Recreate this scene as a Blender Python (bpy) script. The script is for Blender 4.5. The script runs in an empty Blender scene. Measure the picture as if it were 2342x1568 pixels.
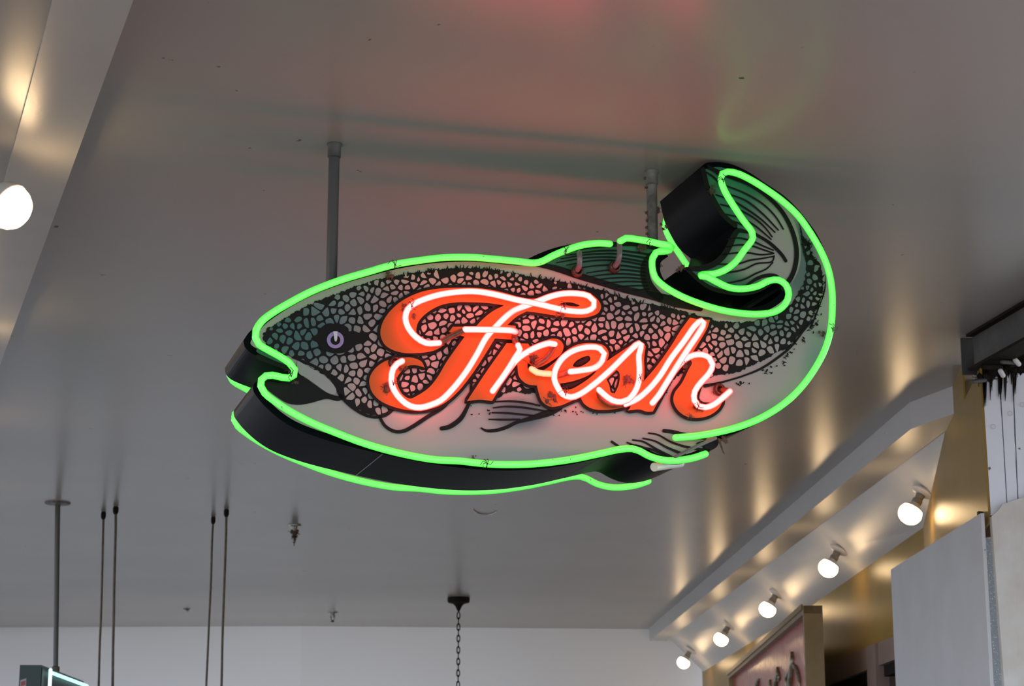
import bpy, bmesh, math, random
from mathutils import Vector, Matrix, noise
from mathutils.geometry import tessellate_polygon

S = bpy.context.scene
COL = S.collection
# ------------------------------------------------------------------ camera
FPX = 4600.0                      # focal length in pixels of the 2342 px frame
PH = math.atan(1116.0 / FPX)      # upward pitch
EYE = 1.6
H = 2.0                           # ceiling height above the eye
CAM = Vector((0, 0, EYE))
cd = bpy.data.cameras.new('camera')
cam = bpy.data.objects.new('camera', cd)
COL.objects.link(cam)
cam.location = CAM
cam.rotation_euler = (math.pi / 2 + PH, 0, 0)
cd.sensor_width = 36.0
cd.lens = FPX * 36.0 / 2342.0
cd.clip_end = 200
cd.dof.use_dof = True
cd.dof.focus_distance = 5.75
cd.dof.aperture_fstop = 11.0
S.camera = cam

# ------------------------------------------------------------------ light and exposure
S.view_settings.view_transform = 'Standard'
S.view_settings.look = 'None'
S.view_settings.gamma = 1.0
S.view_settings.use_curve_mapping = False
S.view_settings.exposure = 0.0
W = bpy.data.worlds.new('street_daylight')
S.world = W
W.use_nodes = True
wn, wl = W.node_tree.nodes, W.node_tree.links
bg = wn['Background']
tc = wn.new('ShaderNodeTexCoord')
sp = wn.new('ShaderNodeSeparateXYZ')
wl.new(tc.outputs['Generated'], sp.inputs[0])
rm = wn.new('ShaderNodeValToRGB')           # overcast street: brighter sky above the horizon
rm.color_ramp.elements[0].position = 0.44
rm.color_ramp.elements[0].color = (0.16, 0.15, 0.145, 1)
rm.color_ramp.elements[1].position = 0.52
rm.color_ramp.elements[1].color = (0.50, 0.56, 0.66, 1)
mp = wn.new('ShaderNodeMapRange')
mp.inputs['From Min'].default_value = -1
mp.inputs['From Max'].default_value = 1
wl.new(sp.outputs['Z'], mp.inputs['Value'])
wl.new(mp.outputs[0], rm.inputs[0])
wl.new(rm.outputs[0], bg.inputs['Color'])
bg.inputs['Strength'].default_value = 5.5

ad = bpy.data.lights.new('back_wall_fill', 'AREA')       # added unseen fill lamp, stands in for daylight on the back wall
ad.shape = 'RECTANGLE'; ad.size = 5.0; ad.size_y = 1.2
ad.color = (0.93, 0.97, 1.0); ad.energy = 24; ad.spread = math.radians(100)
ao = bpy.data.objects.new('back_wall_fill', ad)
COL.objects.link(ao)
ao.location = (-1.5, 16.0, 0.7)
ao.rotation_euler = (math.radians(105), 0, 0)
GREEN_E, RED_E, BULB_E, WHITE_E = 1.0, 10.0, 17.0, 1.6

# ------------------------------------------------------------------ geometry of the view
def ray(px, py):
    x = (px - 1171.0) / FPX
    u = (784.0 - py) / FPX
    return Vector((x, math.cos(PH) - u * math.sin(PH), math.sin(PH) + u * math.cos(PH)))
def at_z(px, py, h):              # h in units of H above the eye
    r = ray(px, py)
    return CAM + r * (h * H / r.z)
def at_y(px, py, y):              # y in units of H
    r = ray(px, py)
    return CAM + r * (y * H / r.y)
def at_plane(px, py, p0, n):
    r = ray(px, py)
    return CAM + r * ((p0 - CAM).dot(n) / r.dot(n))

# ------------------------------------------------------------------ materials
def mat(name, col, rough=0.5, metal=0.0, bump=None, spots=None, vary=None, spec=None):
    m = bpy.data.materials.new(name)
    m.use_nodes = True
    n, l = m.node_tree.nodes, m.node_tree.links
    b = n['Principled BSDF']
    b.inputs['Base Color'].default_value = (*col, 1)
    b.inputs['Roughness'].default_value = rough
    b.inputs['Metallic'].default_value = metal
    if spec is not None:
        b.inputs['Specular IOR Level'].default_value = spec
    t = n.new('ShaderNodeTexCoord')
    src = None
    if vary:                      # (scale, amount, second colour)
        nz = n.new('ShaderNodeTexNoise')
        nz.inputs['Scale'].default_value = vary[0]
        nz.inputs['Detail'].default_value = 6
        l.new(t.outputs['Object'], nz.inputs['Vector'])
        r = n.new('ShaderNodeMapRange')
        r.inputs['From Min'].default_value = 0.35
        r.inputs['From Max'].default_value = 0.7
        r.inputs['To Max'].default_value = vary[1]
        l.new(nz.outputs['Fac'], r.inputs['Value'])
        mx = n.new('ShaderNodeMix')
        mx.data_type = 'RGBA'
        mx.inputs[6].default_value = (*col, 1)
        mx.inputs[7].default_value = (*vary[2], 1)
        l.new(r.outputs[0], mx.inputs[0])
        src = mx.outputs[2]
    if spots:                     # (scale, threshold, colour)
        nz = n.new('ShaderNodeTexNoise')
        nz.inputs['Scale'].default_value = spots[0]
        nz.inputs['Detail'].default_value = 3
        l.new(t.outputs['Object'], nz.inputs['Vector'])
        r = n.new('ShaderNodeMapRange')
        r.inputs['From Min'].default_value = spots[1]
        r.inputs['From Max'].default_value = spots[1] + 0.03
        l.new(nz.outputs['Fac'], r.inputs['Value'])
        mx = n.new('ShaderNodeMix')
        mx.data_type = 'RGBA'
        mx.inputs[6].default_value = (*col, 1)
        if src:
            l.new(src, mx.inputs[6])
        mx.inputs[7].default_value = (*spots[2], 1)
        l.new(r.outputs[0], mx.inputs[0])
        src = mx.outputs[2]
    if src:
        l.new(src, b.inputs['Base Color'])
    if bump:                      # (scale, strength, distance, stretch)
        mpn = n.new('ShaderNodeMapping')
        mpn.inputs['Scale'].default_value = bump[3] if len(bump) > 3 else (1, 1, 1)
        l.new(t.outputs['Object'], mpn.inputs[0])
        nz = n.new('ShaderNodeTexNoise')
        nz.inputs['Scale'].default_value = bump[0]
        nz.inputs['Detail'].default_value = 4
        l.new(mpn.outputs[0], nz.inputs['Vector'])
        bp = n.new('ShaderNodeBump')
        bp.inputs['Strength'].default_value = bump[1]
        bp.inputs['Distance'].default_value = bump[2]
        l.new(nz.outputs['Fac'], bp.inputs['Height'])
        l.new(bp.outputs[0], b.inputs['Normal'])
    return m

def glow(name, core, edge, strength, base=(0.6, 0.6, 0.6), dirt=True):
    """lit gas tube: brightest through its middle, its coating's colour at the rim"""
    m = bpy.data.materials.new(name)
    m.use_nodes = True
    n, l = m.node_tree.nodes, m.node_tree.links
    b = n['Principled BSDF']
    b.inputs['Base Color'].default_value = (*base, 1)
    b.inputs['Roughness'].default_value = 0.2
    lw = n.new('ShaderNodeLayerWeight')
    lw.inputs['Blend'].default_value = 0.45
    mx = n.new('ShaderNodeMix')
    mx.data_type = 'RGBA'
    mx.inputs[6].default_value = (*core, 1)
    mx.inputs[7].default_value = (*edge, 1)
    rg = n.new('ShaderNodeMapRange'); rg.inputs['From Min'].default_value = .05; rg.inputs['From Max'].default_value = .62
    l.new(lw.outputs['Facing'], rg.inputs['Value'])
    l.new(rg.outputs[0], mx.inputs[0])
    out = mx.outputs[2]
    l.new(out, b.inputs['Emission Color'])
    b.inputs['Emission Strength'].default_value = strength
    if dirt:
        t = n.new('ShaderNodeTexCoord')
        nz = n.new('ShaderNodeTexNoise')
        nz.inputs['Scale'].default_value = 120
        nz.inputs['Detail'].default_value = 2
        l.new(t.outputs['Object'], nz.inputs['Vector'])
        r = n.new('ShaderNodeMapRange')
        r.inputs['From Min'].default_value = 0.70
        r.inputs['From Max'].default_value = 0.76
        r.inputs['To Min'].default_value = strength
        r.inputs['To Max'].default_value = strength * 0.25
        l.new(nz.outputs['Fac'], r.inputs['Value'])
        l.new(r.outputs[0], b.inputs['Emission Strength'])
    return m

M = {}
M['ceiling'] = mat('ceiling_gloss_paint', (0.40, 0.375, 0.35), 0.27, bump=(9, 0.25, 0.004, (1, 0.35, 1)),
                   vary=(0.7, 0.5, (0.33, 0.312, 0.295)), spots=(14, 0.755, (0.05, 0.04, 0.03)))
M['ceiling'].node_tree.nodes['Principled BSDF'].inputs['Specular IOR Level'].default_value = 0.42
M['white_paint'] = mat('white_gloss_paint', (0.58, 0.58, 0.575), 0.36, bump=(14, 0.3, 0.003), vary=(3, 0.4, (0.52, 0.52, 0.50)),
                       spots=(30, 0.74, (0.2, 0.18, 0.15)))
M['beam_paint'] = mat('beam_gloss_paint', (0.52, 0.50, 0.46), 0.30, bump=(60, 0.2, 0.002), vary=(3, 0.4, (0.38, 0.36, 0.33)))
M['back_wall'] = mat('back_wall_paint', (0.80, 0.80, 0.82), 0.7, vary=(0.8, 0.4, (0.74, 0.74, 0.76)))
M['mustard'] = mat('mustard_gloss_paint', (0.29, 0.185, 0.034), 0.33, bump=(12, 0.2, 0.002), vary=(5, 0.5, (0.24, 0.155, 0.03)), spec=0.14,
                   spots=(26, 0.72, (0.10, 0.08, 0.04)))
M['board'] = mat('grey_white_board', (0.56, 0.57, 0.57), 0.6, vary=(4, 0.5, (0.48, 0.48, 0.47)), spots=(40, 0.76, (0.2, 0.18, 0.16)))
M['plank'] = mat('peeling_white_planks', (0.78, 0.82, 0.88), 0.55, vary=(6, 0.3, (0.70, 0.72, 0.75)), spots=(22, 0.70, (0.12, 0.10, 0.08)))
M['weathered'] = mat('weathered_board', (0.62, 0.61, 0.57), 0.7, bump=(20, 0.3, 0.002, (4, 4, 0.3)), vary=(8, 0.7, (0.50, 0.44, 0.36)))
M['rust_dark'] = mat('dark_rusty_iron', (0.05, 0.028, 0.016), 0.75, vary=(12, 0.6, (0.12, 0.055, 0.02)))
M['insul'] = mat('glittering_foil_board', (0.42, 0.46, 0.50), 0.4, 0.4, bump=(160, 1.0, 0.004), spots=(150, 0.60, (0.85, 0.88, 0.92)))
M['steel_dark'] = mat('dark_painted_steel', (0.040, 0.045, 0.048), 0.42, 0.0, bump=(25, 0.5, 0.004), vary=(5, 0.8, (0.12, 0.12, 0.115)), spec=.3)
M['iron'] = mat('sooty_iron', (0.009, 0.008, 0.006), 0.8, vary=(30, 0.5, (0.03, 0.022, 0.014)), spec=.15)
M['pipe'] = mat('grey_pipe_paint', (0.09, 0.095, 0.095), 0.45, 0.3, vary=(18, 0.7, (0.10, 0.095, 0.085)))
M['pipe_light'] = mat('flaking_light_pipe_paint', (0.26, 0.25, 0.23), 0.5, 0.1, vary=(18, 1.0, (0.03, 0.025, 0.02)))
M['rod'] = mat('rusty_rod', (0.10, 0.085, 0.065), 0.6, 0.3, vary=(30, 0.7, (0.17, 0.14, 0.10)))
M['brown_wood'] = mat('brown_painted_timber', (0.26, 0.185, 0.15), 0.5, vary=(7, 0.5, (0.20, 0.14, 0.11)))
M['mustard_wood'] = mat('mustard_timber', (0.24, 0.16, 0.05), 0.4, vary=(7, 0.6, (0.32, 0.22, 0.10)))
M['tan_wood'] = mat('tan_timber_moulding', (0.30, 0.22, 0.12), 0.45, vary=(9, 0.5, (0.20, 0.14, 0.07)))
M['red_board'] = mat('red_gloss_board', (0.42, 0.075, 0.06), 0.25, bump=(22, 0.7, 0.004, (1, 1, 0.35)), vary=(6, 0.6, (0.50, 0.16, 0.13)))
M['carving'] = mat('tarnished_gilt_carving', (0.20, 0.17, 0.09), 0.35, 0.5, vary=(30, 0.8, (0.45, 0.42, 0.34)))
M['porcelain'] = mat('white_porcelain', (0.62, 0.62, 0.61), 0.25)
M['socket'] = mat('dusty_socket', (0.22, 0.19, 0.15), 0.6, vary=(40, 0.7, (0.42, 0.38, 0.32)))
M['chrome'] = mat('dull_chrome', (0.35, 0.35, 0.34), 0.3, 0.9, vary=(60, 0.7, (0.08, 0.07, 0.05)))
M['glass_dark'] = mat('dark_window_glass', (0.015, 0.013, 0.012), 0.12)
M['green_box'] = mat('dark_green_sheet_metal', (0.018, 0.045, 0.040), 0.45, vary=(12, 0.5, (0.03, 0.06, 0.055)))
M['green_dark'] = mat('dark_green_sign_face', (0.008, 0.022, 0.020), 0.5)
M['floor'] = mat('worn_floor', (0.22, 0.20, 0.18), 0.6, vary=(2, 0.5, (0.16, 0.15, 0.13)))
M['cabinet'] = mat('black_enamel_sheet', (0.003, 0.004, 0.006), 0.36, 0.0, bump=(30, 0.15, 0.002), vary=(7, 0.6, (0.006, 0.007, 0.009)), spec=0.015)
M['black'] = mat('black_sign_paint', (0.008, 0.008, 0.007), 0.5, spec=0.15)
M['orange'] = mat('orange_sign_paint', (0.40, 0.120, 0.017), 0.45, vary=(3, 0.6, (0.36, 0.120, 0.018)), spec=.25)
M['cheek'] = mat('cream_grey_sign_paint', (0.30, 0.31, 0.29), 0.4)
M['eye_ring'] = mat('lilac_sign_paint', (0.32, 0.24, 0.48), 0.4)
M['eye_light'] = mat('pale_sign_paint', (0.60, 0.60, 0.66), 0.4)
M['dim_glass'] = mat('painted_out_glass', (0.13, 0.055, 0.03), 0.3, vary=(60, 0.8, (0.30, 0.09, 0.03)))
M['grey_glass'] = mat('grey_electrode_glass', (0.16, 0.13, 0.14), 0.2)
M['ring'] = mat('brown_glazed_porcelain', (0.05, 0.028, 0.02), 0.2)
M['ceramic'] = mat('white_ceramic_sleeve', (0.70, 0.68, 0.62), 0.4)
M['dust'] = mat('matted_cobweb_dust', (0.07, 0.045, 0.035), 0.95, bump=(200, 1, 0.003), vary=(90, 0.8, (0.16, 0.10, 0.07)))
M['wire'] = mat('tie_wire', (0.03, 0.02, 0.015), 0.6)
M['sticker_white'] = mat('sticker_white', (0.40, 0.40, 0.40), 0.5)
M['sticker_red'] = mat('sticker_red', (0.35, 0.07, 0.06), 0.5)
M['green_neon'] = glow('green_neon_glass', (0.22, 1.0, 0.19), (0.05, 0.85, 0.04), GREEN_E, base=(.05, .2, .05))
M['red_neon'] = glow('red_neon_glass', (1.0, 0.12, 0.105), (1.0, 0.014, 0.016), RED_E, base=(.3, .1, .1), dirt=False)
M['amber_neon'] = glow('warm_neon_glass', (1.0, 0.32, 0.17), (1.0, 0.12, 0.05), 2.4, base=(.3, .15, .1), dirt=False)
M['white_neon'] = glow('white_neon_glass', (0.75, 1.0, 1.0), (0.40, 0.85, 0.85), WHITE_E, dirt=False)
M['bulb'] = glow('warm_white_bulb_glass', (1.0, 0.72, 0.40), (1.0, 0.62, 0.30), BULB_E, dirt=False)

# ------------------------------------------------------------------ object helpers
def tag(o, label=None, cat=None, group=None, kind=None):
    if label: o['label'] = label
    if cat: o['category'] = cat
    if group: o['group'] = group
    if kind: o['kind'] = kind
    return o
def empty(name, loc, label=None, cat=None, group=None, rz=0.0):
    o = bpy.data.objects.new(name, None)
    o.empty_display_size = 0.1
    COL.objects.link(o)
    o.location = loc
    o.rotation_euler = (0, 0, rz)
    return tag(o, label, cat, group)
def link(name, bm, m, parent=None, smooth=False, world=False):
    bmesh.ops.recalc_face_normals(bm, faces=bm.faces[:])
    me = bpy.data.meshes.new(name)
    if world and parent:          # vertices were given in world space
        bm.transform(parent_inv(parent))
    bm.to_mesh(me)
    bm.free()
    me.materials.append(m if not isinstance(m, str) else M[m])
    if smooth:
        for p in me.polygons: p.use_smooth = True
        try: me.set_sharp_from_angle(angle=math.radians(45))
        except Exception: pass
    o = bpy.data.objects.new(name, me)
    COL.objects.link(o)
    if parent: o.parent = parent
    return o
def parent_inv(p):
    mw = Matrix.Identity(4)
    q = p
    while q:
        mw = Matrix.LocRotScale(q.location, q.rotation_euler, q.scale) @ mw
        q = q.parent
    return mw.inverted()
def solo(name, bm, m, origin, smooth=False):
    """a top-level mesh with its origin at `origin`; vertices given in world space"""
    bm.transform(Matrix.Translation(-Vector(origin)))
    o = link(name, bm, m, smooth=smooth)
    o.location = origin
    return o
def struct(name, bm, m, smooth=False):
    return tag(link(name, bm, m, smooth=smooth), kind='structure')
def prism(bm, pts, off):
    """closed polygon pts extruded by vector off"""
    off = Vector(off)
    a = [bm.verts.new(p) for p in pts]
    b = [bm.verts.new(Vector(p) + off) for p in pts]
    tri = tessellate_polygon([[Vector(p) for p in pts]])
    for t in tri:
        try:
            bm.faces.new([a[i] for i in t]); bm.faces.new([b[i] for i in reversed(t)])
        except ValueError: pass
    n = len(pts)
    for i in range(n):
        try: bm.faces.new((a[i], a[(i + 1) % n], b[(i + 1) % n], b[i]))
        except ValueError: pass
    return bm
def box(bm, c, d, R=None):
    c = Vector(c); d = Vector(d) / 2
    vs = []
    for x in (-1, 1):
        for y in (-1, 1):
            for z in (-1, 1):
                v = Vector((x * d.x, y * d.y, z * d.z))
                if R: v = R @ v
                vs.append(bm.verts.new(c + v))
    for f in ((0, 1, 3, 2), (4, 6, 7, 5), (0, 4, 5, 1), (2, 3, 7, 6), (0, 2, 6, 4), (1, 5, 7, 3)):
        bm.faces.new([vs[i] for i in f])
    return bm
def bm_box(c, d, R=None): return box(bmesh.new(), c, d, R)
def catmull(pts, step, closed=False):
    """smooth path through pts (tuples of any length); repeated points make corners"""
    P = [Vector(p) for p in pts]
    runs, cur = [], [P[0]]
    for p in P[1:]:
        if (p - cur[-1]).length < 1e-9:
            if len(cur) > 1: runs.append(cur)
            cur = [p]
        else: cur.append(p)
    if closed:
        if not runs:
            cur.append(P[0]); runs = [cur]
            loop = True
        else:
            if (P[0] - cur[-1]).length > 1e-9: cur.append(P[0])
            runs.append(cur); loop = False
    else:
        if len(cur) > 1: runs.append(cur)
        loop = False
    out = []
    for r in runs:
        n = len(r)
        for i in range(n - 1):
            p1, p2 = r[i], r[i + 1]
            if loop:
                p0 = r[i - 1] if i > 0 else r[-2]
                p3 = r[i + 2] if i + 2 < n else r[1]
            else:
                p0 = r[i - 1] if i > 0 else p1 * 2 - p2
                p3 = r[i + 2] if i + 2 < n else p2 * 2 - p1
            k = max(1, int((p2 - p1).length / step))
            t0 = 0.0
            t1 = t0 + max((p1 - p0).length ** 0.5, 1e-6)
            t2 = t1 + max((p2 - p1).length ** 0.5, 1e-6)
            t3 = t2 + max((p3 - p2).length ** 0.5, 1e-6)
            for j in range(k):
                t = t1 + (t2 - t1) * j / k
                a1 = p0 * ((t1 - t) / (t1 - t0)) + p1 * ((t - t0) / (t1 - t0))
                a2 = p1 * ((t2 - t) / (t2 - t1)) + p2 * ((t - t1) / (t2 - t1))
                a3 = p2 * ((t3 - t) / (t3 - t2)) + p3 * ((t - t2) / (t3 - t2))
                b1 = a1 * ((t2 - t) / (t2 - t0)) + a2 * ((t - t0) / (t2 - t0))
                b2 = a2 * ((t3 - t) / (t3 - t1)) + a3 * ((t - t1) / (t3 - t1))
                out.append(b1 * ((t2 - t) / (t2 - t1)) + b2 * ((t - t1) / (t2 - t1)))
    if not closed: out.append(runs[-1][-1])
    return out
def tube(bm, path, r, seg=12, cap=True, rfun=None):
    path = [Vector(p) for p in path]
    q = [path[0]]
    for p in path[1:]:
        if (p - q[-1]).length > 1e-5: q.append(p)
    path = q
    n = len(path)
    T = []
    for i in range(n):
        a = path[max(i - 1, 0)]; b = path[min(i + 1, n - 1)]
        T.append((b - a).normalized())
    ref = Vector((0, 1, 0)) if abs(T[0].y) < 0.9 else Vector((1, 0, 0))
    nrm = (ref - T[0] * ref.dot(T[0])).normalized()
    rings = []
    def ring(c, nn, bb, rr):
        return [bm.verts.new(c + nn * (math.cos(2 * math.pi * k / seg) * rr) + bb * (math.sin(2 * math.pi * k / seg) * rr)) for k in range(seg)]
    fr = []
    for i in range(n):
        nrm = (nrm - T[i] * nrm.dot(T[i]))
        nrm = nrm.normalized() if nrm.length > 1e-6 else T[i].orthogonal().normalized()
        fr.append((path[i], nrm.copy(), T[i].cross(nrm), rfun(i / (n - 1)) * r if rfun else r))
    seq = []
    if cap:
        for a in (75, 50, 25):
            c, nn, bb, rr = fr[0]
            seq.append((c - T[0] * rr * math.sin(math.radians(a)), nn, bb, rr * math.cos(math.radians(a))))
    seq += fr
    if cap:
        for a in (25, 50, 75):
            c, nn, bb, rr = fr[-1]
            seq.append((c + T[-1] * rr * math.sin(math.radians(a)), nn, bb, rr * math.cos(math.radians(a))))
    for s in seq: rings.append(ring(*s))
    for a, b in zip(rings, rings[1:]):
        for k in range(seg):
            bm.faces.new((a[k], a[(k + 1) % seg], b[(k + 1) % seg], b[k]))
    bm.faces.new(rings[0][::-1]); bm.faces.new(rings[-1])
    return bm
def lathe(bm, prof, mtx, seg=24):
    """prof = [(radius, height)] turned about local z, then placed by mtx"""
    rings = []
    for r, z in prof:
        rr = max(r, 1e-5)
        rings.append([bm.verts.new(mtx @ Vector((math.cos(2 * math.pi * k / seg) * rr, math.sin(2 * math.pi * k / seg) * rr, z))) for k in range(seg)])
    for a, b in zip(rings, rings[1:]):
        for k in range(seg):
            bm.faces.new((a[k], a[(k + 1) % seg], b[(k + 1) % seg], b[k]))
    bm.faces.new(rings[0][::-1]); bm.faces.new(rings[-1])
    return bm
def torus(bm, c, axis, R, r, seg=24, s2=10, squash=1.0):
    ax = Vector(axis).normalized()
    u = ax.orthogonal().normalized(); v = ax.cross(u)
    rings = []
    for i in range(seg):
        a = 2 * math.pi * i / seg
        d = u * math.cos(a) + v * math.sin(a)
        rings.append([bm.verts.new(Vector(c) + d * (R + r * math.cos(2 * math.pi * k / s2)) + ax * (r * squash * math.sin(2 * math.pi * k / s2))) for k in range(s2)])
    for i in range(seg):
        a, b = rings[i], rings[(i + 1) % seg]
        for k in range(s2):
            bm.faces.new((a[k], a[(k + 1) % s2], b[(k + 1) % s2], b[k]))
    return bm
def blob(bm, c, r, seed=0, amp=0.5, sub=2):
    """a matted clump of dust: an irregular lump with short threads"""
    rnd = random.Random(seed)
    res = bmesh.ops.create_icosphere(bm, subdivisions=sub, radius=1.0)
    sc = Vector((rnd.uniform(.7, 1.2), rnd.uniform(.5, .8), rnd.uniform(.7, 1.2)))
    for v in res['verts']:
        k = 1 + amp * noise.noise(v.co * 2.2 + Vector((seed * 3.1, 0, 0)))  + amp * .6 * noise.noise(v.co * 6 + Vector((0, seed, 0)))
        v.co = Vector(c) + Vector((v.co.x * sc.x, v.co.y * sc.y, v.co.z * sc.z)) * r * k
    for i in range(10):
        a = rnd.uniform(0, 6.28); e = rnd.uniform(-.5, .5)
        d = Vector((math.cos(a), e, math.sin(a)))
        p0 = Vector(c) + d * r * .6
        p1 = Vector(c) + d * r * rnd.uniform(1.2, 2.0)
        mid = (p0 + p1) / 2 + Vector((rnd.uniform(-1, 1), 0, rnd.uniform(-1, 1))) * r * .35
        tube(bm, [p0, mid, p1], r * 0.07, 4, False)
    return bm

# ================================================================== THE SETTING
ZC = EYE + H
SR = at_z(1485, 1435, 1.0); 
P1 = at_z(2080, 920, 1.0)
P2 = at_z(2180, 882, 1.0)
# ceiling
bm = bmesh.new()
prism(bm, [(-8.5, 0, ZC), (6, 0, ZC), (6, 24, ZC), (-8.5, 24, ZC)], (0, 0, 0.12))
struct('ceiling', bm, 'ceiling')
bm = bmesh.new()
prism(bm, [(-14, -4, 0), (6, -4, 0), (6, 24, 0), (-14, 24, 0)], (0, 0, -0.1))
struct('floor', bm, 'floor')
# back wall: slightly bent in plan
b0, b1, b2 = at_z(0, 1434, 1.0), at_z(690, 1431, 1.0), at_z(1480, 1438, 1.0)
bl = b0 + (b0 - b1) * 1.4
br = b2 + (b2 - b1) * 0.6
bm = bmesh.new()
for a, b in ((bl, b0), (b0, b1), (b1, b2), (b2, br)):
    v = [bm.verts.new(Vector((a.x, a.y, 0))), bm.verts.new(Vector((b.x, b.y, 0))), bm.verts.new(Vector((b.x, b.y, ZC + .05))), bm.verts.new(Vector((a.x, a.y, ZC + .05)))]
    bm.faces.new(v)
    w = [bm.verts.new(q.co + Vector((0, .15, 0))) for q in v]
    bm.faces.new(w[::-1])
    for i in range(4): bm.faces.new((v[i], v[(i + 1) % 4], w[(i + 1) % 4], w[i]))
bmesh.ops.remove_doubles(bm, verts=bm.verts, dist=.0005)
struct('wall_back', bm, 'back_wall')

# right wall of mustard boarding: a long run, then a piece that turns inward
def U(x, y, h): return Vector((x * H, y * H, EYE + h * H))
F0 = (0.950, 10.15); S0 = (1.130, 5.49); S1 = (0.9548, 4.0)
def vwall(bm, a, b, z0, z1, th):
    A0 = Vector((a[0] * H, a[1] * H, z0)); B0 = Vector((b[0] * H, b[1] * H, z0))
    d = (B0 - A0).normalized(); nr = Vector((-d.y, d.x, 0))      # into the wall
    if nr.x < 0: nr = -nr
    prism(bm, [A0, B0, B0 + Vector((0, 0, z1 - z0)), A0 + Vector((0, 0, z1 - z0))], nr * th)
    return bm
def wx(y): return S0[0] + (F0[0] - S0[0]) * (y - S0[1]) / (F0[1] - S0[1])
def wall_pt(px, py):              # a point on the long run
    p0 = U(*S0, 0); p1 = U(*F0, 0)
    n = (p1 - p0).cross(Vector((0, 0, 1))).normalized()
    return at_plane(px, py, p0, n)
zhead = (wall_pt(1890, 1533).z + wall_pt(2043, 1442).z) / 2
bm = bmesh.new()
vwall(bm, F0, S0, zhead, ZC, .08)
A_, B_ = U(*S0, 0), U(*S1, 0)
n_ = (B_ - A_).cross(Vector((0, 0, 1))).normalized()
if n_.x < 0: n_ = -n_
C_ = at_plane(2200, 830, A_, n_)
z0_, zc_ = EYE + .60 * H, EYE + .918 * H
prism(bm, [Vector((A_.x, A_.y, z0_)), Vector((B_.x, B_.y, z0_)), Vector((B_.x, B_.y, zc_)), Vector((C_.x, C_.y, zc_)), Vector((C_.x, C_.y, ZC)), Vector((A_.x, A_.y, ZC))], n_ * .008)
struct('wall_right', bm, 'mustard')

# right dropped beam (its left face, underside) meeting the inward piece of wall
bw = 0.088
def beam(name, plan, zb, m, width, flip=1):
    bm = bmesh.new()
    n = len(plan)
    q = []
    for i, p in enumerate(plan):
        a = plan[max(i - 1, 0)]; b = plan[min(i + 1, n - 1)]
        d = (Vector(b) - Vector(a)).normalized()
        nr = Vector((d.y, -d.x)) * flip
        q.append((Vector(p), Vector(p) + nr * width))
    rows = []
    for a, b in q:
        rows.append([bm.verts.new((a.x, a.y, ZC)), bm.verts.new((a.x, a.y, zb)), bm.verts.new((b.x, b.y, zb)), bm.verts.new((b.x, b.y, ZC))])
    for r1, r2 in zip(rows, rows[1:]):
        for k in range(4): bm.faces.new((r1[k], r1[(k + 1) % 4], r2[(k + 1) % 4], r2[k]))
    bm.faces.new(rows[0]); bm.faces.new(rows[-1][::-1])
    return struct(name, bm, m)
ZB = EYE + .935 * H
px0 = SR + (SR - P1).normalized() * 0.02
beam('trim_1', [(SR.x, SR.y), (P1.x, P1.y), (P2.x, P2.y), (P2.x + .06, P2.y - .14)], ZB, 'white_paint', bw * H, -1)

# slanted lamp board between beam and wall
xi = lambda y: 1.2665 - .0474 * y
up = [U(xi(10.12) - .002, 10.12, .937), U(xi(7.5), 7.5, .937), U(1.0438, 4.757, .937)]
lo = [at_plane(1611, 1537, U(0, 10.1, 0), Vector((0, 1, 0))), wall_pt(1865, 1378), wall_pt(2111, 1206)]
bm = bmesh.new()
nm = ((up[0] - lo[1]).cross(up[2] - lo[1])).normalized()
if nm.z < 0: nm = -nm
a = [bm.verts.new(p) for p in up]; b = [bm.verts.new(p) for p in lo]
a2 = [bm.verts.new(p + nm * .03) for p in up]; b2v = [bm.verts.new(p + nm * .03) for p in lo]
for i in range(2):
    bm.faces.new((a[i], a[i + 1], b[i + 1], b[i])); bm.faces.new((a2[i], b2v[i], b2v[i + 1], a2[i + 1]))
    bm.faces.new((a[i], a2[i], a2[i + 1], a[i + 1])); bm.faces.new((b[i], b[i + 1], b2v[i + 1], b2v[i]))
bm.faces.new((a[0], b[0], b2v[0], a2[0])); bm.faces.new((a[2], a2[2], b2v[2], b[2]))
struct('trim_2', bm, 'white_paint')
PAN0 = (up[1] + lo[1]) / 2
PN = -nm

# left dropped beam
ZL = EYE + .955 * H
l0, l1 = at_z(305, 0, .955), at_z(0, 835, .955)
dl = (l1 - l0).normalized()
la = l0 - dl * 5.5; lb = l0 + dl * 17.2
beam('trim_3', [(la.x, la.y), (lb.x, lb.y)], ZL, 'beam_paint', .090 * H, -1)

# the left bay's ceiling hangs almost flush with the underside of that beam
fl_n = Vector((-dl.y, dl.x, 0))
if fl_n.x > 0: fl_n = -fl_n
qa = la + fl_n * .090 * H; qb = lb + fl_n * .090 * H
bm = prism(bmesh.new(), [Vector((qa.x, qa.y, ZL + .01)), Vector((qb.x, qb.y, ZL + .01)), Vector((qb.x - 3.0, qb.y, ZL + .01)), Vector((qa.x - 7, qa.y, ZL + .01))], (0, 0, .05))
struct('ceiling_left', bm, 'ceiling')

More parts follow.
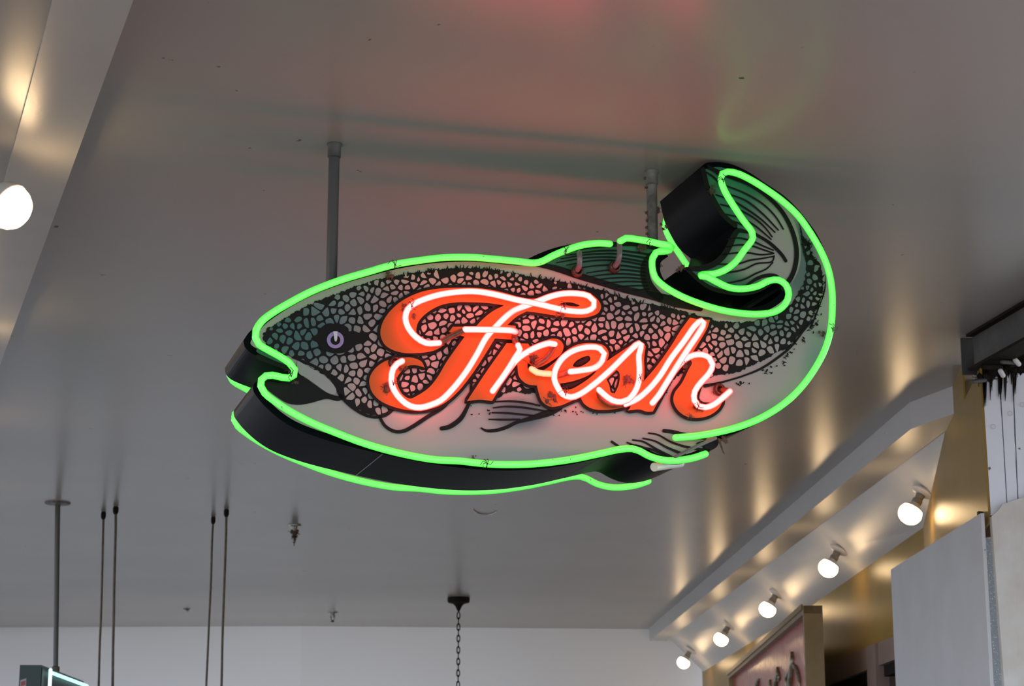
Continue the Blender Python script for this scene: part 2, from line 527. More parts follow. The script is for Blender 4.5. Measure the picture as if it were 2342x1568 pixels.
# brown window band under the mustard wall
zt = zhead
def on_wall(y, z, out=0.0):
    p0 = Vector((S0[0] * H, S0[1] * H, 0)); p1 = Vector((F0[0] * H, F0[1] * H, 0))
    d = (p1 - p0).normalized(); nr = Vector((-d.y, d.x, 0))
    if nr.x > 0: nr = -nr
    t = (y * H - p0.y) / d.y
    p = p0 + d * t + nr * out
    return Vector((p.x, p.y, z))
zb1 = wall_pt(1925, 1568).z
wr = empty('window_1', on_wall(6.2, 0.9), kind_ := None)
tag(wr, kind='structure')
def wallbox(name, y0, y1, z0, z1, out, th, m, parent):
    bm = bmesh.new()
    A = on_wall(y0, z0, out); B = on_wall(y1, z0, out)
    d = (B - A).normalized(); nr = Vector((-d.y, d.x, 0))
    if nr.x < 0: nr = -nr
    prism(bm, [A, B, B + Vector((0, 0, z1 - z0)), A + Vector((0, 0, z1 - z0))], nr * th)
    return link(name, bm, m, parent, world=True)
wallbox('header', 5.5, 8.2, zt - .135, zt, .012, .07, 'brown_wood', wr)
ym = (wall_pt(1992, 1490).y / H, wall_pt(2012, 1478).y / H)
wallbox('mullion', ym[0], ym[1], .9, zt - .002, .03, .08, 'brown_wood', wr)
wallbox('sill', 5.5, 8.2, .85, .9, .03, .08, 'brown_wood', wr)
wallbox('sash_rail', 5.5, 8.2, zt - .20, zt - .135, -.02, .04, 'iron', wr)
wallbox('pane', 5.5, 8.2, .9, zt - .2, -.05, .01, 'glass_dark', wr)
for k in range(3):
    wallbox('slat', 5.5, 8.2, zt - .33 - k * .14, zt - .29 - k * .14, -.03, .02, 'rust_dark', wr)
wl_bm = bmesh.new()
vwall(wl_bm, F0, (wx(8.2), 8.2), 0, zhead, .08)
vwall(wl_bm, (wx(8.2), 8.2), S0, 0, .85, .08)
struct('wall_right_lower', wl_bm, 'mustard')

# white boards beyond the turn: planks above, weathered board below
def face_y(pxs, y):
    return [at_y(px, py, y) for px, py in pxs]
cr = empty('column', at_y(2300, 1568, 4.0) * 1.0, 'peeling white plank column under the steel channel at right edge', 'column')
cr.location = Vector((cr.location.x, cr.location.y, 0))
tops = [(2247, 852), (2290, 836), (2322, 818), (2352, 800), (2400, 775)]
bots = [(2266, 1176), (2292, 1158), (2300, 1152), (2352, 1135), (2400, 1115)]
xt = [2247, 2288, 2318, 2352, 2400]; xb = [2266, 2305, 2330, 2362, 2400]
rj = random.Random(8)
for i in range(4):
    yb = lambda x: 1176 - (x - 2266) * .32
    yt = lambda x: 866 - (x - 2247) * .18
    xa, xc = xt[i], xt[i + 1] - 2.4
    tp2 = []
    for k in range(7):
        x = xa + (xc - xa) * k / 6
        tp2.append((x, yt(x) + rj.uniform(-6, 10)))
    sd = []
    for k in range(1, 12):
        f = k / 12
        sd.append((xc + (xb[i + 1] - 2.4 - xc) * f - abs(rj.gauss(0, .9)), yt(xc) + (yb(xb[i + 1]) - yt(xc)) * f))
    pts = tp2 + sd + [(xb[i + 1] - 2.4, yb(xb[i + 1])), (xb[i], yb(xb[i]))]
    bm = prism(bmesh.new(), face_y(pts, 4.0), (0, .05, 0))
    link('plank', bm, 'plank', cr, world=True)
pts = [(2246, 835), (2400, 745), (2400, 1130), (2266, 1182)]
link('backing', prism(bmesh.new(), face_y(pts, 4.03), (0, .03, 0)), 'iron', cr, world=True)
low = face_y([(2268, 1180), (2282, 1168), (2294, 1152), (2342, 1136), (2400, 1118), (2400, 1568), (2286, 1568)], 3.98)
lowb = [Vector((p.x, p.y, 0)) for p in (low[-2], low[-1])]
dn = (low[-1] - low[0]).normalized()
lowb = [Vector((low[-2].x, low[-2].y, 0)), Vector((low[-1].x + .06, low[-1].y, 0))]
link('weathered_board', prism(bmesh.new(), low[:-2] + lowb, (0, .04, 0)), 'weathered', cr, world=True)
link('foil_strip', prism(bmesh.new(), face_y([(2254, 1230), (2278, 1228), (2300, 1568), (2270, 1568)], 4.06), (0, .02, 0)), 'insul', cr, world=True)
link('iron_edge', prism(bmesh.new(), face_y([(2238, 1168), (2272, 1172), (2270, 1226), (2254, 1228), (2262, 1400), (2284, 1580), (2268, 1580)], 4.08), (0, .03, 0)), 'rust_dark', cr, world=True)
rnd = random.Random(3)
for k in range(3):               # holes in the planks with their rust rings
    px, py = rnd.choice([(2268, 975), (2310, 945), (2272, 915), (2331, 925), (2305, 1060), (2338, 880)]), 0
    px, py = [(2272, 975), (2310, 945), (2338, 925)][k]
    bm = torus(bmesh.new(), at_y(px, py, 3.997), (0, 1, 0), .009, .0011, 16, 5)
    link('nail_hole', bm, 'weathered', cr, world=True)
for k in range(22):              # drips of tar running down the planks
    x = rnd.choice((2252, 2268, 2287, 2289, 2300, 2317, 2319, 2335)) + rnd.gauss(0, 3); y0 = 864 - (x - 2247) * .18
    L = rnd.uniform(14, 70)
    w = rnd.uniform(1.5, 4)
    pts = [(x - w, y0 - 4), (x + w, y0 - 4), (x + w * .5, y0 + L * .6), (x, y0 + L), (x - w * .7, y0 + L * .4)]
    link('tar_drip', prism(bmesh.new(), face_y(pts, 3.996), (0, .006, 0)), 'iron', cr, world=True)

# steel channel at the ceiling, right edge
ca, cb = at_z(2197, 772, .999), at_z(2372, 668, .999)
zc0 = EYE + .922 * H
ch = empty('steel_channel', Vector((ca.x, ca.y, zc0)), 'dark steel channel along the ceiling at the right edge of the photo', 'beam')
d = (cb - ca).normalized(); d.z = 0
nr = Vector((-d.y, d.x, 0))
if nr.y < 0: nr = -nr
cb2 = ca + d * 1.2
bm = bmesh.new()
def quadbox(bm, A, B, z0, z1, n, th):
    return prism(bm, [Vector((A.x, A.y, z0)), Vector((B.x, B.y, z0)), Vector((B.x, B.y, z1)), Vector((A.x, A.y, z1))], n * th)
w0 = at_z(2215, 772, .999)
A2 = ca + d * .055
quadbox(bm, A2 + nr * .03, cb2 + nr * .03, zc0 + .01, ZC - .012, nr, .012)
link('web', bm, 'steel_dark', ch, world=True)
link('flange', quadbox(bmesh.new(), A2, cb2, zc0, zc0 + .012, nr, .10), 'iron', ch, world=True)
link('flange', quadbox(bmesh.new(), A2, cb2, ZC - .012, ZC - .001, nr, .10), 'iron', ch, world=True)
link('end_plate', quadbox(bmesh.new(), ca + Vector((.0, 0, 0)), ca + Vector((.062, -.004, 0)), zc0 - .004, ZC - .002, Vector((0, 1, 0)), .012), 'steel_dark', ch, world=True)
# pipe stubs and debris below the channel
stubs = [((2226, 872), (2252, 869), 5, 'steel_dark', 'short grey bolt sticking out lowest left under the steel channel'),
         ((2248, 838), (2288, 840), 6, 'iron', 'dark pipe stub just above the white planks, left end'),
         ((2288, 848), (2294, 858), 6, 'porcelain', 'small white cap on the edge between two plank tops'),
         ((2292, 827), (2320, 829), 5, 'steel_dark', 'dull grey pipe stub under the thin bright rod'),
         ((2322, 823), (2330, 832), 6, 'porcelain', 'bright white pipe end at the right of the black debris'),
         ((2292, 813), (2320, 817), 2, 'porcelain', 'thin bright rod above the dull grey pipe stub'),
         ((2326, 796), (2352, 799), 4, 'chrome', 'bright pipe stub at the right photo edge under the channel')]
for a, b, r, m, lab in stubs:
    A, B = at_y(*a, 3.94), at_y(*b, 3.95)
    o = solo('pipe_stub', tube(bmesh.new(), [A, (A + B) / 2, B], r / FPX * 8.1, 10), m, (A + B) / 2, True)
    tag(o, lab, 'pipe')
bm = bmesh.new()
for k in range(26):
    t = rnd.random()
    px = 2238 + t * 115; py = 868 - t * 38 + rnd.uniform(-10, 8)
    blob(bm, at_y(px, py, 4.0), rnd.uniform(.012, .022), k, .7, 1)
o = solo('debris', bm, 'iron', at_y(2290, 840, 4.0))
tag(o, 'sooty black debris packed between steel channel and white planks', 'debris', kind='stuff')

# grey-white board hanging in front of the mustard wall
A, B = at_z(2037, 1302, .618), at_z(2243, 1173, .618)
d = (B - A).normalized(); nr = Vector((d.y, -d.x, 0))
if nr.x < 0: nr = -nr
bm = prism(bmesh.new(), [A, B, Vector((B.x, B.y, .0)), Vector((A.x, A.y, .0))], nr * .014)
o = solo('panel', bm, 'board', Vector((A.x, A.y, 0)))
tag(o, 'plain grey-white board with slanting top standing before the mustard wall', 'panel')

# ------------------------------------------------------------------ red framed sign on the right wall
ra, rb = at_z(1664, 1539, .68), at_z(1838, 1384, .68)
d = (rb - ra).normalized()
nr = Vector((d.y, -d.x, 0))
if nr.x < 0: nr = -nr
thk = .115
rs = empty('carved_sign', Vector((rb.x, rb.y, EYE + .1)), 'red gloss sign board in a mustard timber frame below the bulbs', 'sign')
z1 = ra.z
zl = EYE + .30 * H
def rbox(name, s0, s1, z0, z1_, o0, th, m, par=rs):
    A = ra + d * s0 + nr * o0; B = ra + d * s1 + nr * o0
    return link(name, prism(bmesh.new(), [Vector((A.x, A.y, z0)), Vector((B.x, B.y, z0)), Vector((B.x, B.y, z1_)), Vector((A.x, A.y, z1_))], nr * th), m, par, world=True)
Ls = (rb - ra).length
rbox('frame_rail', 0, Ls, z1 - .05, z1, 0, thk, 'tan_wood')
rbox('frame_moulding', 0, Ls - .04, z1 - .022, z1 + .012, -.012, .012, 'mustard_wood')
rbox('frame_rail', 0, Ls, zl, zl + .05, 0, thk, 'tan_wood')
rbox('frame_post', 0, .09, zl, z1 - .05, 0, thk, 'tan_wood')
rbox('frame_post', Ls - .05, Ls, zl + .0, z1 - .0, -.001, thk + .002, 'mustard_wood')
rbox('red_panel', .09, Ls - .05, zl + .05, z1 - .05, .045, .02, 'red_board')
rbox('back_board', 0.0, Ls - .03, zl, z1 - .002, thk - .01, .012, 'iron')
# carved gilt scrolls on the red panel
pn = nr
pp = ra + nr * .040
def carve(pts, w, name='carved_scroll'):
    path = [at_plane(x, y, pp, pn) for x, y in pts]
    path = catmull(path, .02)
    bm = tube(bmesh.new(), path, w, 8, True, lambda t: .6 + .8 * math.sin(math.pi * min(1, t * 1.0)) )
    link(name, bm, 'carving', rs, smooth=True, world=True)
carve([(1811, 1493), (1813, 1508), (1812, 1530), (1809, 1568), (1808, 1600)], .020)
carve([(1813, 1520), (1822, 1530), (1829, 1555), (1830, 1590)], .013)
carve([(1778, 1527), (1780, 1540), (1776, 1560), (1772, 1590)], .018)
carve([(1780, 1535), (1783, 1548), (1781, 1556)], .012)
carve([(1761, 1555), (1762, 1568), (1760, 1590)], .012)
carve([(1735, 1554), (1733, 1566), (1731, 1590)], .020)
carve([(1805, 1535), (1799, 1550), (1800, 1585)], .012)

# ------------------------------------------------------------------ lamps
def lamp_parts(root_mtx, rb=.063):
    """lampholder along +z pointing to the bulb; returns list of (name, bmesh, material)"""
    base = lathe(bmesh.new(), [(.062, 0), (.062, .008), (.05, .016), (.03, .02), (.026, .022)], root_mtx)
    neck = lathe(bmesh.new(), [(.024, .02), (.022, .05), (.027, .055), (.027, .075), (.023, .078)], root_mtx)
    k = rb / .067
    prof = [(.022, .075), (.030, .088), (.044, .100), (.058, .115), (.066, .135), (.067, .150), (.063, .168), (.052, .186), (.036, .198), (.018, .205), (.001, .207)]
    q = [(r * k, .075 + (z - .075) * k) for r, z in prof]
    refl = lathe(bmesh.new(), q[:4], root_mtx, 28)
    bulb = lathe(bmesh.new(), [(q[3][0] * .96, q[3][1] - .001)] + q[3:], root_mtx, 28)
    return [('base_plate', base, 'porcelain'), ('socket', neck, 'socket'), ('bulb_neck', refl, 'porcelain'), ('bulb', bulb, 'bulb')]
def axis_mtx(ax):
    return ax.normalized().to_track_quat('Z', 'Y').to_matrix().to_4x4()
def make_lamp(loc, ax, label, group, rb=.063):
    r = empty('light_fixture', loc, label, 'light fixture', group)
    for nme, bm, m in lamp_parts(axis_mtx(ax), rb):
        link(nme, bm, m, r, smooth=True)
    return r
def copy_tree(o, parent=None):
    c = o.copy(); COL.objects.link(c); c.parent = parent
    for chd in [q for q in bpy.data.objects if q.parent == o]: copy_tree(chd, c)
    return c
bulbs = [(2080, 1177), (1893, 1301), (1754, 1395), (1648, 1463), (1562, 1516)]
labs = ['bare glowing bulb nearest the white planks, largest of the row on the slanted board',
        'second largest glowing bulb in the row on the slanted white board',
        'middle one of the five glowing bulbs on the slanted white board',
        'glowing bulb above the far end of the red framed sign',
        'farthest and smallest glowing bulb, by the back wall']
lax = (PN * .8 + Vector((-.22, -.12, -.8))).normalized()
proto = None
for (px, py), lb in zip(bulbs, labs):
    off = PN.dot(lax) * .150
    c = at_plane(px, py, PAN0 + PN * off, PN)
    loc = c - lax * .150
    if proto is None:
        proto = o = make_lamp(loc, lax, lb, 'bulbs on the slanted board')
    else:
        o = copy_tree(proto)
        o.location = loc
        o['label'] = lb
# the lamps of the left aisle hang from the ceiling beyond the left beam
c = at_plane(24, 474, Vector((0, 0, EYE + .873 * H)), Vector((0, 0, 1)))
ax = Vector((.80, -.25, -.55)).normalized()
arm = .02
left = [0, 1, 2, 3]
first = None
for k in left:
    cc = c + dl * (k * 2.2)
    lb = 'large glowing bulb beside the dropped beam at the left edge'
    if first is None:
        first = o = make_lamp(cc - ax * .15, ax, lb, None, .067)
        top = -ax * 0
        bm = tube(bmesh.new(), [Vector((0, 0, 0)), Vector((-.03, .01, .06)), Vector((-.04, .01, ZC - (cc - ax * .15).z))], .012, 10, False)
        link('stem', bm, 'porcelain', o, True)
        bm = lathe(bmesh.new(), [(.025, .07), (.045, .085), (.064, .11), (.071, .145), (.069, .147)], axis_mtx(ax), 28)
        link('shade', bm, 'porcelain', o, True)
    else:
        o = copy_tree(first)
        o.location = cc - ax * .15
        o['label'] = {-1: 'glowing bulb overhead, left of the camera, before the one at the left edge', 1: 'glowing bulb just left of the photo, next one behind the left edge bulb', 2: 'glowing bulb left of the photo, second behind the left edge bulb', 3: 'glowing bulb left of the photo, nearest the back wall of its row'}[k]
        o['group'] = 'left aisle bulbs outside the frame'

# ================================================================== THE FISH SIGN
TH = math.radians(16.15)
uu = Vector((math.cos(TH), math.sin(TH), 0))
nn = Vector((-math.sin(TH), math.cos(TH), 0))        # backward
T = 0.36
pA = at_z(765, 330, 1.0); pB = at_z(1490, 392, 1.0)
org = (pA + pB) / 2
org.z = EYE + .78 * H
RZ = math.atan2((pB - pA).y, (pB - pA).x)
RZ = TH
sign = empty('neon_sign', org, 'black fish-shaped neon sign reading Fresh, hanging below the ceiling', 'sign', rz=RZ)
FR = org - nn * (T / 2)
def L(px, py, off=0.0):
    p = at_plane(px, py, FR - nn * off, nn) - org
    return Vector((p.dot(uu), p.dot(nn), p.z))
ZO = {'A': (480, 540), 'B': (1000, 540), 'C': (1380, 340), 'D': (1380, 700), 'E': (480, 800), 'F': (1000, 800), 'P': (0, 0)}
def G(z, *pts):
    o = ZO[z]; s = 1 / 3.9033 if z != 'P' else 1.0
    return [(o[0] + p[0] * s, o[1] + p[1] * s) + tuple(p[2:]) for p in pts]

OUT = (G('A', (300, 930), (300, 930), (340, 868), (385, 822), (450, 748), (540, 678), (690, 582), (890, 477), (1140, 380), (1400, 303), (1650, 238), (1900, 195), (2100, 175), (2342, 170))
       + G('B', (500, 183), (700, 203), (800, 206), (800, 206), (900, 158), (1060, 100), (1200, 72), (1400, 52), (1560, 50), (1750, 62), (1950, 105), (2045, 150), (2062, 180), (2062, 180))
       + G('C', (520, 1000), (505, 1060), (525, 1140), (600, 1235), (700, 1290), (850, 1340), (1000, 1385), (1200, 1420), (1350, 1415), (1470, 1375), (1570, 1300), (1600, 1240), (1600, 1240),
           (1570, 1195), (1480, 1215), (1380, 1270), (1250, 1300), (1100, 1290), (960, 1262), (850, 1200), (770, 1110), (700, 1060), (700, 1060),
           (860, 1048), (950, 1020), (1030, 960), (1090, 880), (1140, 770), (1160, 700), (1160, 700), (1050, 600), (970, 470), (915, 350), (870, 165), (870, 165),
           (910, 130), (1010, 118), (1150, 140), (1300, 210), (1450, 310), (1600, 410), (1700, 500), (1820, 640), (1910, 770), (1990, 940), (2040, 1080), (2068, 1230), (2075, 1400))
       + G('D', (2062, 180), (2025, 330), (1965, 480), (1880, 620), (1780, 750), (1650, 880), (1500, 985), (1350, 1060), (1200, 1125), (1090, 1165), (1030, 1200), (1012, 1249), (1012, 1249),
           (935, 1300), (820, 1355), (700, 1390), (600, 1400), (500, 1385), (400, 1345), (330, 1305), (280, 1290), (225, 1297))
       + G('F', (1450, 965), (1200, 1020), (900, 1062), (640, 1075), (430, 1070), (200, 1050), (-30, 1020))
       + G('E', (1700, 965), (1350, 885), (1150, 835), (950, 775), (740, 690), (600, 600), (480, 490), (430, 430), (390, 370), (385, 320))
       + G('A', (410, 1300), (460, 1280), (540, 1285), (640, 1300), (720, 1285), (785, 1245), (740, 1200), (660, 1160), (560, 1120), (440, 1075), (350, 1030), (310, 985)))
out2 = catmull([(p[0], p[1]) for p in OUT], 5.0, True)
def area(P): return sum(P[i][0] * P[(i + 1) % len(P)][1] - P[(i + 1) % len(P)][0] * P[i][1] for i in range(len(P))) / 2
def inset(P, dd):
    """move the closed outline inward by dd pixels and drop what crosses over"""
    sg = 1 if area(P) > 0 else -1
    n = len(P); R = []
    for i in range(n):
        a = Vector(P[i - 2]); b = Vector(P[(i + 2) % n])
        t = (b - a).normalized()
        q = Vector(P[i]) + Vector((-t.y, t.x)) * sg * dd
        # keep only if nowhere closer to the outline than nearly dd
        m = min((q - Vector(p)).length_squared for p in P)
        if m > (dd * .93) ** 2: R.append(q)
    return R
front = [L(p[0], p[1]) for p in out2]
# cabinet: the closed black box with rim
bm = prism(bmesh.new(), front, (0, T, 0))
cabinet = link('cabinet', bm, 'cabinet', sign)
bv = cabinet.modifiers.new('Bevel', 'BEVEL')
bv.width = .004; bv.segments = 2; bv.limit_method = 'ANGLE'; bv.angle_limit = math.radians(50)

# ---- sign paint: cream airbrushed with teal
def paint_nodes(m, base, blobs):
    n, l = m.node_tree.nodes, m.node_tree.links
    t = n.new('ShaderNodeTexCoord')
    cur = None
    for (px, py, rx, ry, col, amt) in blobs:
        c = L(px, py); s = 5.75 / FPX * 1.03
        mpn = n.new('ShaderNodeMapping')
        mpn.vector_type = 'TEXTURE'
        mpn.inputs['Location'].default_value = (c.x, 0, c.z)
        mpn.inputs['Scale'].default_value = (rx * s, 50, ry * s)
        l.new(t.outputs['Object'], mpn.inputs[0])
        g = n.new('ShaderNodeTexGradient'); g.gradient_type = 'SPHERICAL'
        l.new(mpn.outputs[0], g.inputs[0])
        r = n.new('ShaderNodeMapRange'); r.interpolation_type = 'SMOOTHSTEP'
        r.inputs['From Max'].default_value = .7
        r.inputs['To Max'].default_value = amt
        l.new(g.outputs['Fac'], r.inputs['Value'])
        mx = n.new('ShaderNodeMix'); mx.data_type = 'RGBA'
        if cur: l.new(cur, mx.inputs[6])
        else: mx.inputs[6].default_value = (*base, 1)
        mx.inputs[7].default_value = (*col, 1)
        l.new(r.outputs[0], mx.inputs[0])
        cur = mx.outputs[2]
    return cur, t
TEAL = (0.05, 0.12, 0.12); GRN = (0.025, 0.125, 0.075); GREY = (0.18, 0.21, 0.22); CREAM = (0.37, 0.345, 0.31)
BL = [(690, 745, 190, 150, TEAL, .95), (820, 690, 200, 80, GREY, .7), (1500, 700, 420, 60, GREY, .5), (1250, 620, 300, 40, GREY, .4),
      (1745, 730, 150, 70, TEAL, .75), (1830, 600, 75, 170, TEAL, .85), (1880, 880, 70, 190, (0.17, .25, .25), .85), (1800, 960, 160, 60, (0.20, .28, .28), .7),
      (680, 1010, 180, 36, (.20, .24, .24), .6), (950, 1065, 420, 30, (.20, .24, .26), .7), (1225, 1050, 300, 36, (.21, .26, .28), .7),
      (1185, 948, 95, 55, (.09, .10, .115), .9), (600, 800, 60, 60, TEAL, .9), (1540, 1050, 170, 40, (.18, .21, .21), .6)]
fp = mat('cream_sign_paint', CREAM, .38, spots=None)
col, t = paint_nodes(fp, CREAM, BL[5:12] + BL[13:])
b = fp.node_tree.nodes['Principled BSDF']
fp.node_tree.links.new(col, b.inputs['Base Color'])
M['face'] = fp
tp = mat('teal_fin_paint', GRN, .38)
TB = [(1640, 470, 170, 150, (.03, .19, .12), .6), (1795, 560, 120, 190, CREAM, .95), (1720, 600, 90, 60, CREAM, .7), (1590, 650, 90, 60, TEAL, .7), (1430, 590, 60, 60, (.03, .16, .12), .5), (1500, 640, 60, 40, (.2, .34, .30), .7)]
col, t = paint_nodes(tp, GRN, TB)
tp.node_tree.links.new(col, tp.node_tree.nodes['Principled BSDF'].inputs['Base Color'])
M['fin'] = tp
# paint of the single scales, teal over the head
sc = mat('scale_paint', CREAM, .45, spec=.2)
col, t = paint_nodes(sc, CREAM, BL)
sc.node_tree.links.new(col, sc.node_tree.nodes['Principled BSDF'].inputs['Base Color'])
M['scale'] = sc

STEP = .0011
def layer_y(k): return -T / 2 - STEP * k - .0005
def flat(bm, px, k, th=.0008, holes=()):
    """a painted shape: a thin raised polygon on the front face"""
    loops = [[L(p[0], p[1]) for p in px]] + [[L(p[0], p[1]) for p in h] for h in holes]
    y = layer_y(k)
    allv = []
    for lp in loops:
        allv.append([Vector((v.x, y, v.z)) for v in lp])
    fl_ = [v for lp in allv for v in lp]
    f = [bm.verts.new(v) for v in fl_]
    for tr in tessellate_polygon(allv):
        try: bm.faces.new([f[i] for i in tr])
        except ValueError: pass
    i0 = 0
    for lp in allv:
        nl = len(lp)
        bk = [bm.verts.new(v + Vector((0, th, 0))) for v in lp]
        for i in range(nl):
            try: bm.faces.new((f[i0 + i], f[i0 + (i + 1) % nl], bk[(i + 1) % nl], bk[i]))
            except ValueError: pass
        i0 += nl
    return bm
K = 5
def stroke(bm, px, w, k, taper=(1, 1), closed=False):
    """a brush line w pixels wide along px; taper = width factors at its two ends (middle = 1)"""
    P = [Vector((p[0], p[1])) for p in px]
    n_ = len(P)
    if k == K: w = [x * 1.22 for x in w] if isinstance(w, (list, tuple)) else w * 1.22
    y = layer_y(k)
    rows = []
    for i, p in enumerate(P):
        if closed: a, b = P[i - 1], P[(i + 1) % n_]
        else: a, b = P[max(i - 1, 0)], P[min(i + 1, n_ - 1)]
        t_ = (b - a)
        t_ = t_.normalized() if t_.length > 1e-6 else Vector((1, 0))
        nr_ = Vector((-t_.y, t_.x))
        s = i / max(n_ - 1, 1)
        if isinstance(w, (list, tuple)):
            q = s * (len(w) - 1); j = min(int(q), len(w) - 2)
            ww = w[j] + (w[j + 1] - w[j]) * (q - j)
        else:
            f_ = 1.0
            if not closed:
                if s < .35: f_ = taper[0] + (1 - taper[0]) * (s / .35)
                elif s > .65: f_ = taper[1] + (1 - taper[1]) * ((1 - s) / .35)
            ww = w * f_
        rows.append((p, nr_, ww / 2, t_))
    def vv(p):
        q = L(p.x, p.y); q.y = y
        return bm.verts.new(q)
    vs = [(vv(p + nr_ * h), vv(p - nr_ * h)) for p, nr_, h, t_ in rows]
    m = len(vs)
    for i in range(m if closed else m - 1):
        a, b = vs[i], vs[(i + 1) % m]
        bm.faces.new((a[0], b[0], b[1], a[1]))
    if not closed:
        for end, sg in ((0, -1), (m - 1, 1)):
            p, nr_, h, t_ = rows[end]
            arc = [vv(p + nr_ * h * math.cos(math.radians(a)) + t_ * sg * h * math.sin(math.radians(a))) for a in (30, 60, 90, 120, 150)]
            bm.faces.new([vs[end][0]] + arc + [vs[end][1]])
    return bm
SC = 3.9033
# cream panel inside the black rim
cream = inset(out2, 15.0)
bm = flat(bmesh.new(), cream, 1)
link('face_panel', bm, 'face', sign)
# dorsal fin panel
dors = catmull(G('B', (900, 255), (900, 255), (1020, 195), (1150, 150), (1300, 118), (1450, 100), (1600, 92), (1750, 90), (1900, 110), (1980, 150), (1920, 200), (1880, 260), (1860, 330), (1880, 420), (1960, 520), (1960, 520), (1800, 505), (1600, 462), (1400, 410), (1200, 345), (1050, 295)), 14, True)
dors = [(p[0], p[1]) for p in dors]
dorsal_o = link('dorsal_fin', flat(bmesh.new(), dors, 2), 'fin', sign)
# tail panel
tail = catmull([(p[0], p[1]) for p in G('C', (905, 185), (905, 185), (1000, 165), (1120, 185), (1300, 270), (1480, 380), (1600, 500), (1700, 650), (1745, 800), (1760, 950), (1740, 1080), (1690, 1180), (1630, 1235), (1630, 1235), (1570, 1185), (1470, 1200), (1370, 1255), (1250, 1282), (1100, 1272), (970, 1240), (870, 1180), (760, 1090), (760, 1090), (870, 1085), (1000, 1045), (1080, 985), (1140, 880), (1190, 760), (1225, 745), (1225, 745), (1160, 665), (1060, 560), (990, 440), (940, 320))], 4, True)
tail = [(p[0], p[1]) for p in tail]
tail_o = link('tail_fin', flat(bmesh.new(), tail, 2), 'fin', sign)

# scale net with a ragged border
rnd = random.Random(11)
NET = [(p[0], p[1]) for p in
       G('A', (470, 880), (560, 800), (700, 715), (900, 605), (1100, 525), (1300, 450), (1500, 390), (1700, 345), (1900, 315), (2100, 295), (2342, 285))
       + G('B', (500, 300), (700, 335), (900, 375), (1050, 400), (1250, 435), (1450, 480), (1600, 535), (1800, 590), (2000, 625), (2150, 660), (2342, 715))
       + G('D', (820, 95), (1000, 125), (1200, 145), (1400, 120), (1550, 70), (1660, -10))
       + G('C', (1740, 1290), (1790, 1180), (1810, 1080), (1800, 980), (1780, 900), (1762, 800), (1752, 700), (1775, 780), (1840, 850), (1850, 950), (1920, 1020), (1950, 1120), (1955, 1200), (1950, 1290), (1920, 1390))
       + G('D', (1880, 60), (1830, 150), (1760, 240), (1690, 320), (1640, 380), (1550, 410), (1450, 470), (1300, 540), (1200, 590), (1080, 610), (900, 640), (700, 600), (560, 760))
       + G('F', (2060, 380), (1900, 420), (1640, 440), (1540, 440), (1400, 400), (1100, 380), (900, 370), (800, 395), (700, 375), (600, 390), (540, 430), (430, 300), (300, 300), (100, 300))
       + G('E', (2000, 300), (1800, 500), (1640, 530), (1560, 575), (1450, 585), (1350, 555), (1240, 475), (1170, 400), (1140, 350), (1080, 280), (1000, 215), (900, 155), (800, 100), (740, 60))
       + G('A', (660, 1060), (560, 1000), (500, 960))]
net = catmull(NET, 2.2, True)
rag = []
n_ = len(net)
for i, p in enumerate(net):
    a = net[i - 2]; b = net[(i + 2) % n_]
    t_ = (b - a).normalized(); nr_ = Vector((-t_.y, t_.x))
    amp = 3.2 if 1450 > p.y > 560 else 3
    k = noise.noise(Vector((p.x * .11, p.y * .11, 0))) * amp + noise.noise(Vector((p.x * .35, p.y * .35, 5))) * 3.0
    rag.append((p.x + nr_.x * k, p.y + nr_.y * k))
def inside(x, y, P):
    c = False
    n = len(P); j = n - 1
    for i in range(n):
        if (P[i][1] > y) != (P[j][1] > y) and x < (P[j][0] - P[i][0]) * (y - P[i][1]) / (P[j][1] - P[i][1]) + P[i][0]: c = not c
        j = i
    return c
def spacing(x, y):
    head = max(0, 1 - math.hypot((x - 800) / 260, (y - 800) / 150))
    return 12.6 + 3.6 * head + 1.6 * noise.noise(Vector((x * .012, y * .012, 3)))
rs_ = random.Random(21)
netp = [(p[0], p[1]) for p in net]
grid = {}
def near(x, y, r):
    gx, gy = int(x // 20), int(y // 20)
    m = int(r // 20) + 1
    for a in range(gx - m, gx + m + 1):
        for b_ in range(gy - m, gy + m + 1):
            for q in grid.get((a, b_), ()): yield q
pts_ = []
for tries in range(26000):
    x = rs_.uniform(570, 1910); y = rs_.uniform(520, 990)
    if not inside(x, y, netp): continue
    d_ = spacing(x, y) * (.82 if tries > 14000 and y < 640 + (x - 570) * .1 else 1)
    if any((x - q[0]) ** 2 + (y - q[1]) ** 2 < d_ * d_ for q in near(x, y, d_)): continue
    grid.setdefault((int(x // 20), int(y // 20)), []).append((x, y)); pts_.append((x, y))
cells = []
ragp = [Vector(p) for p in rag]
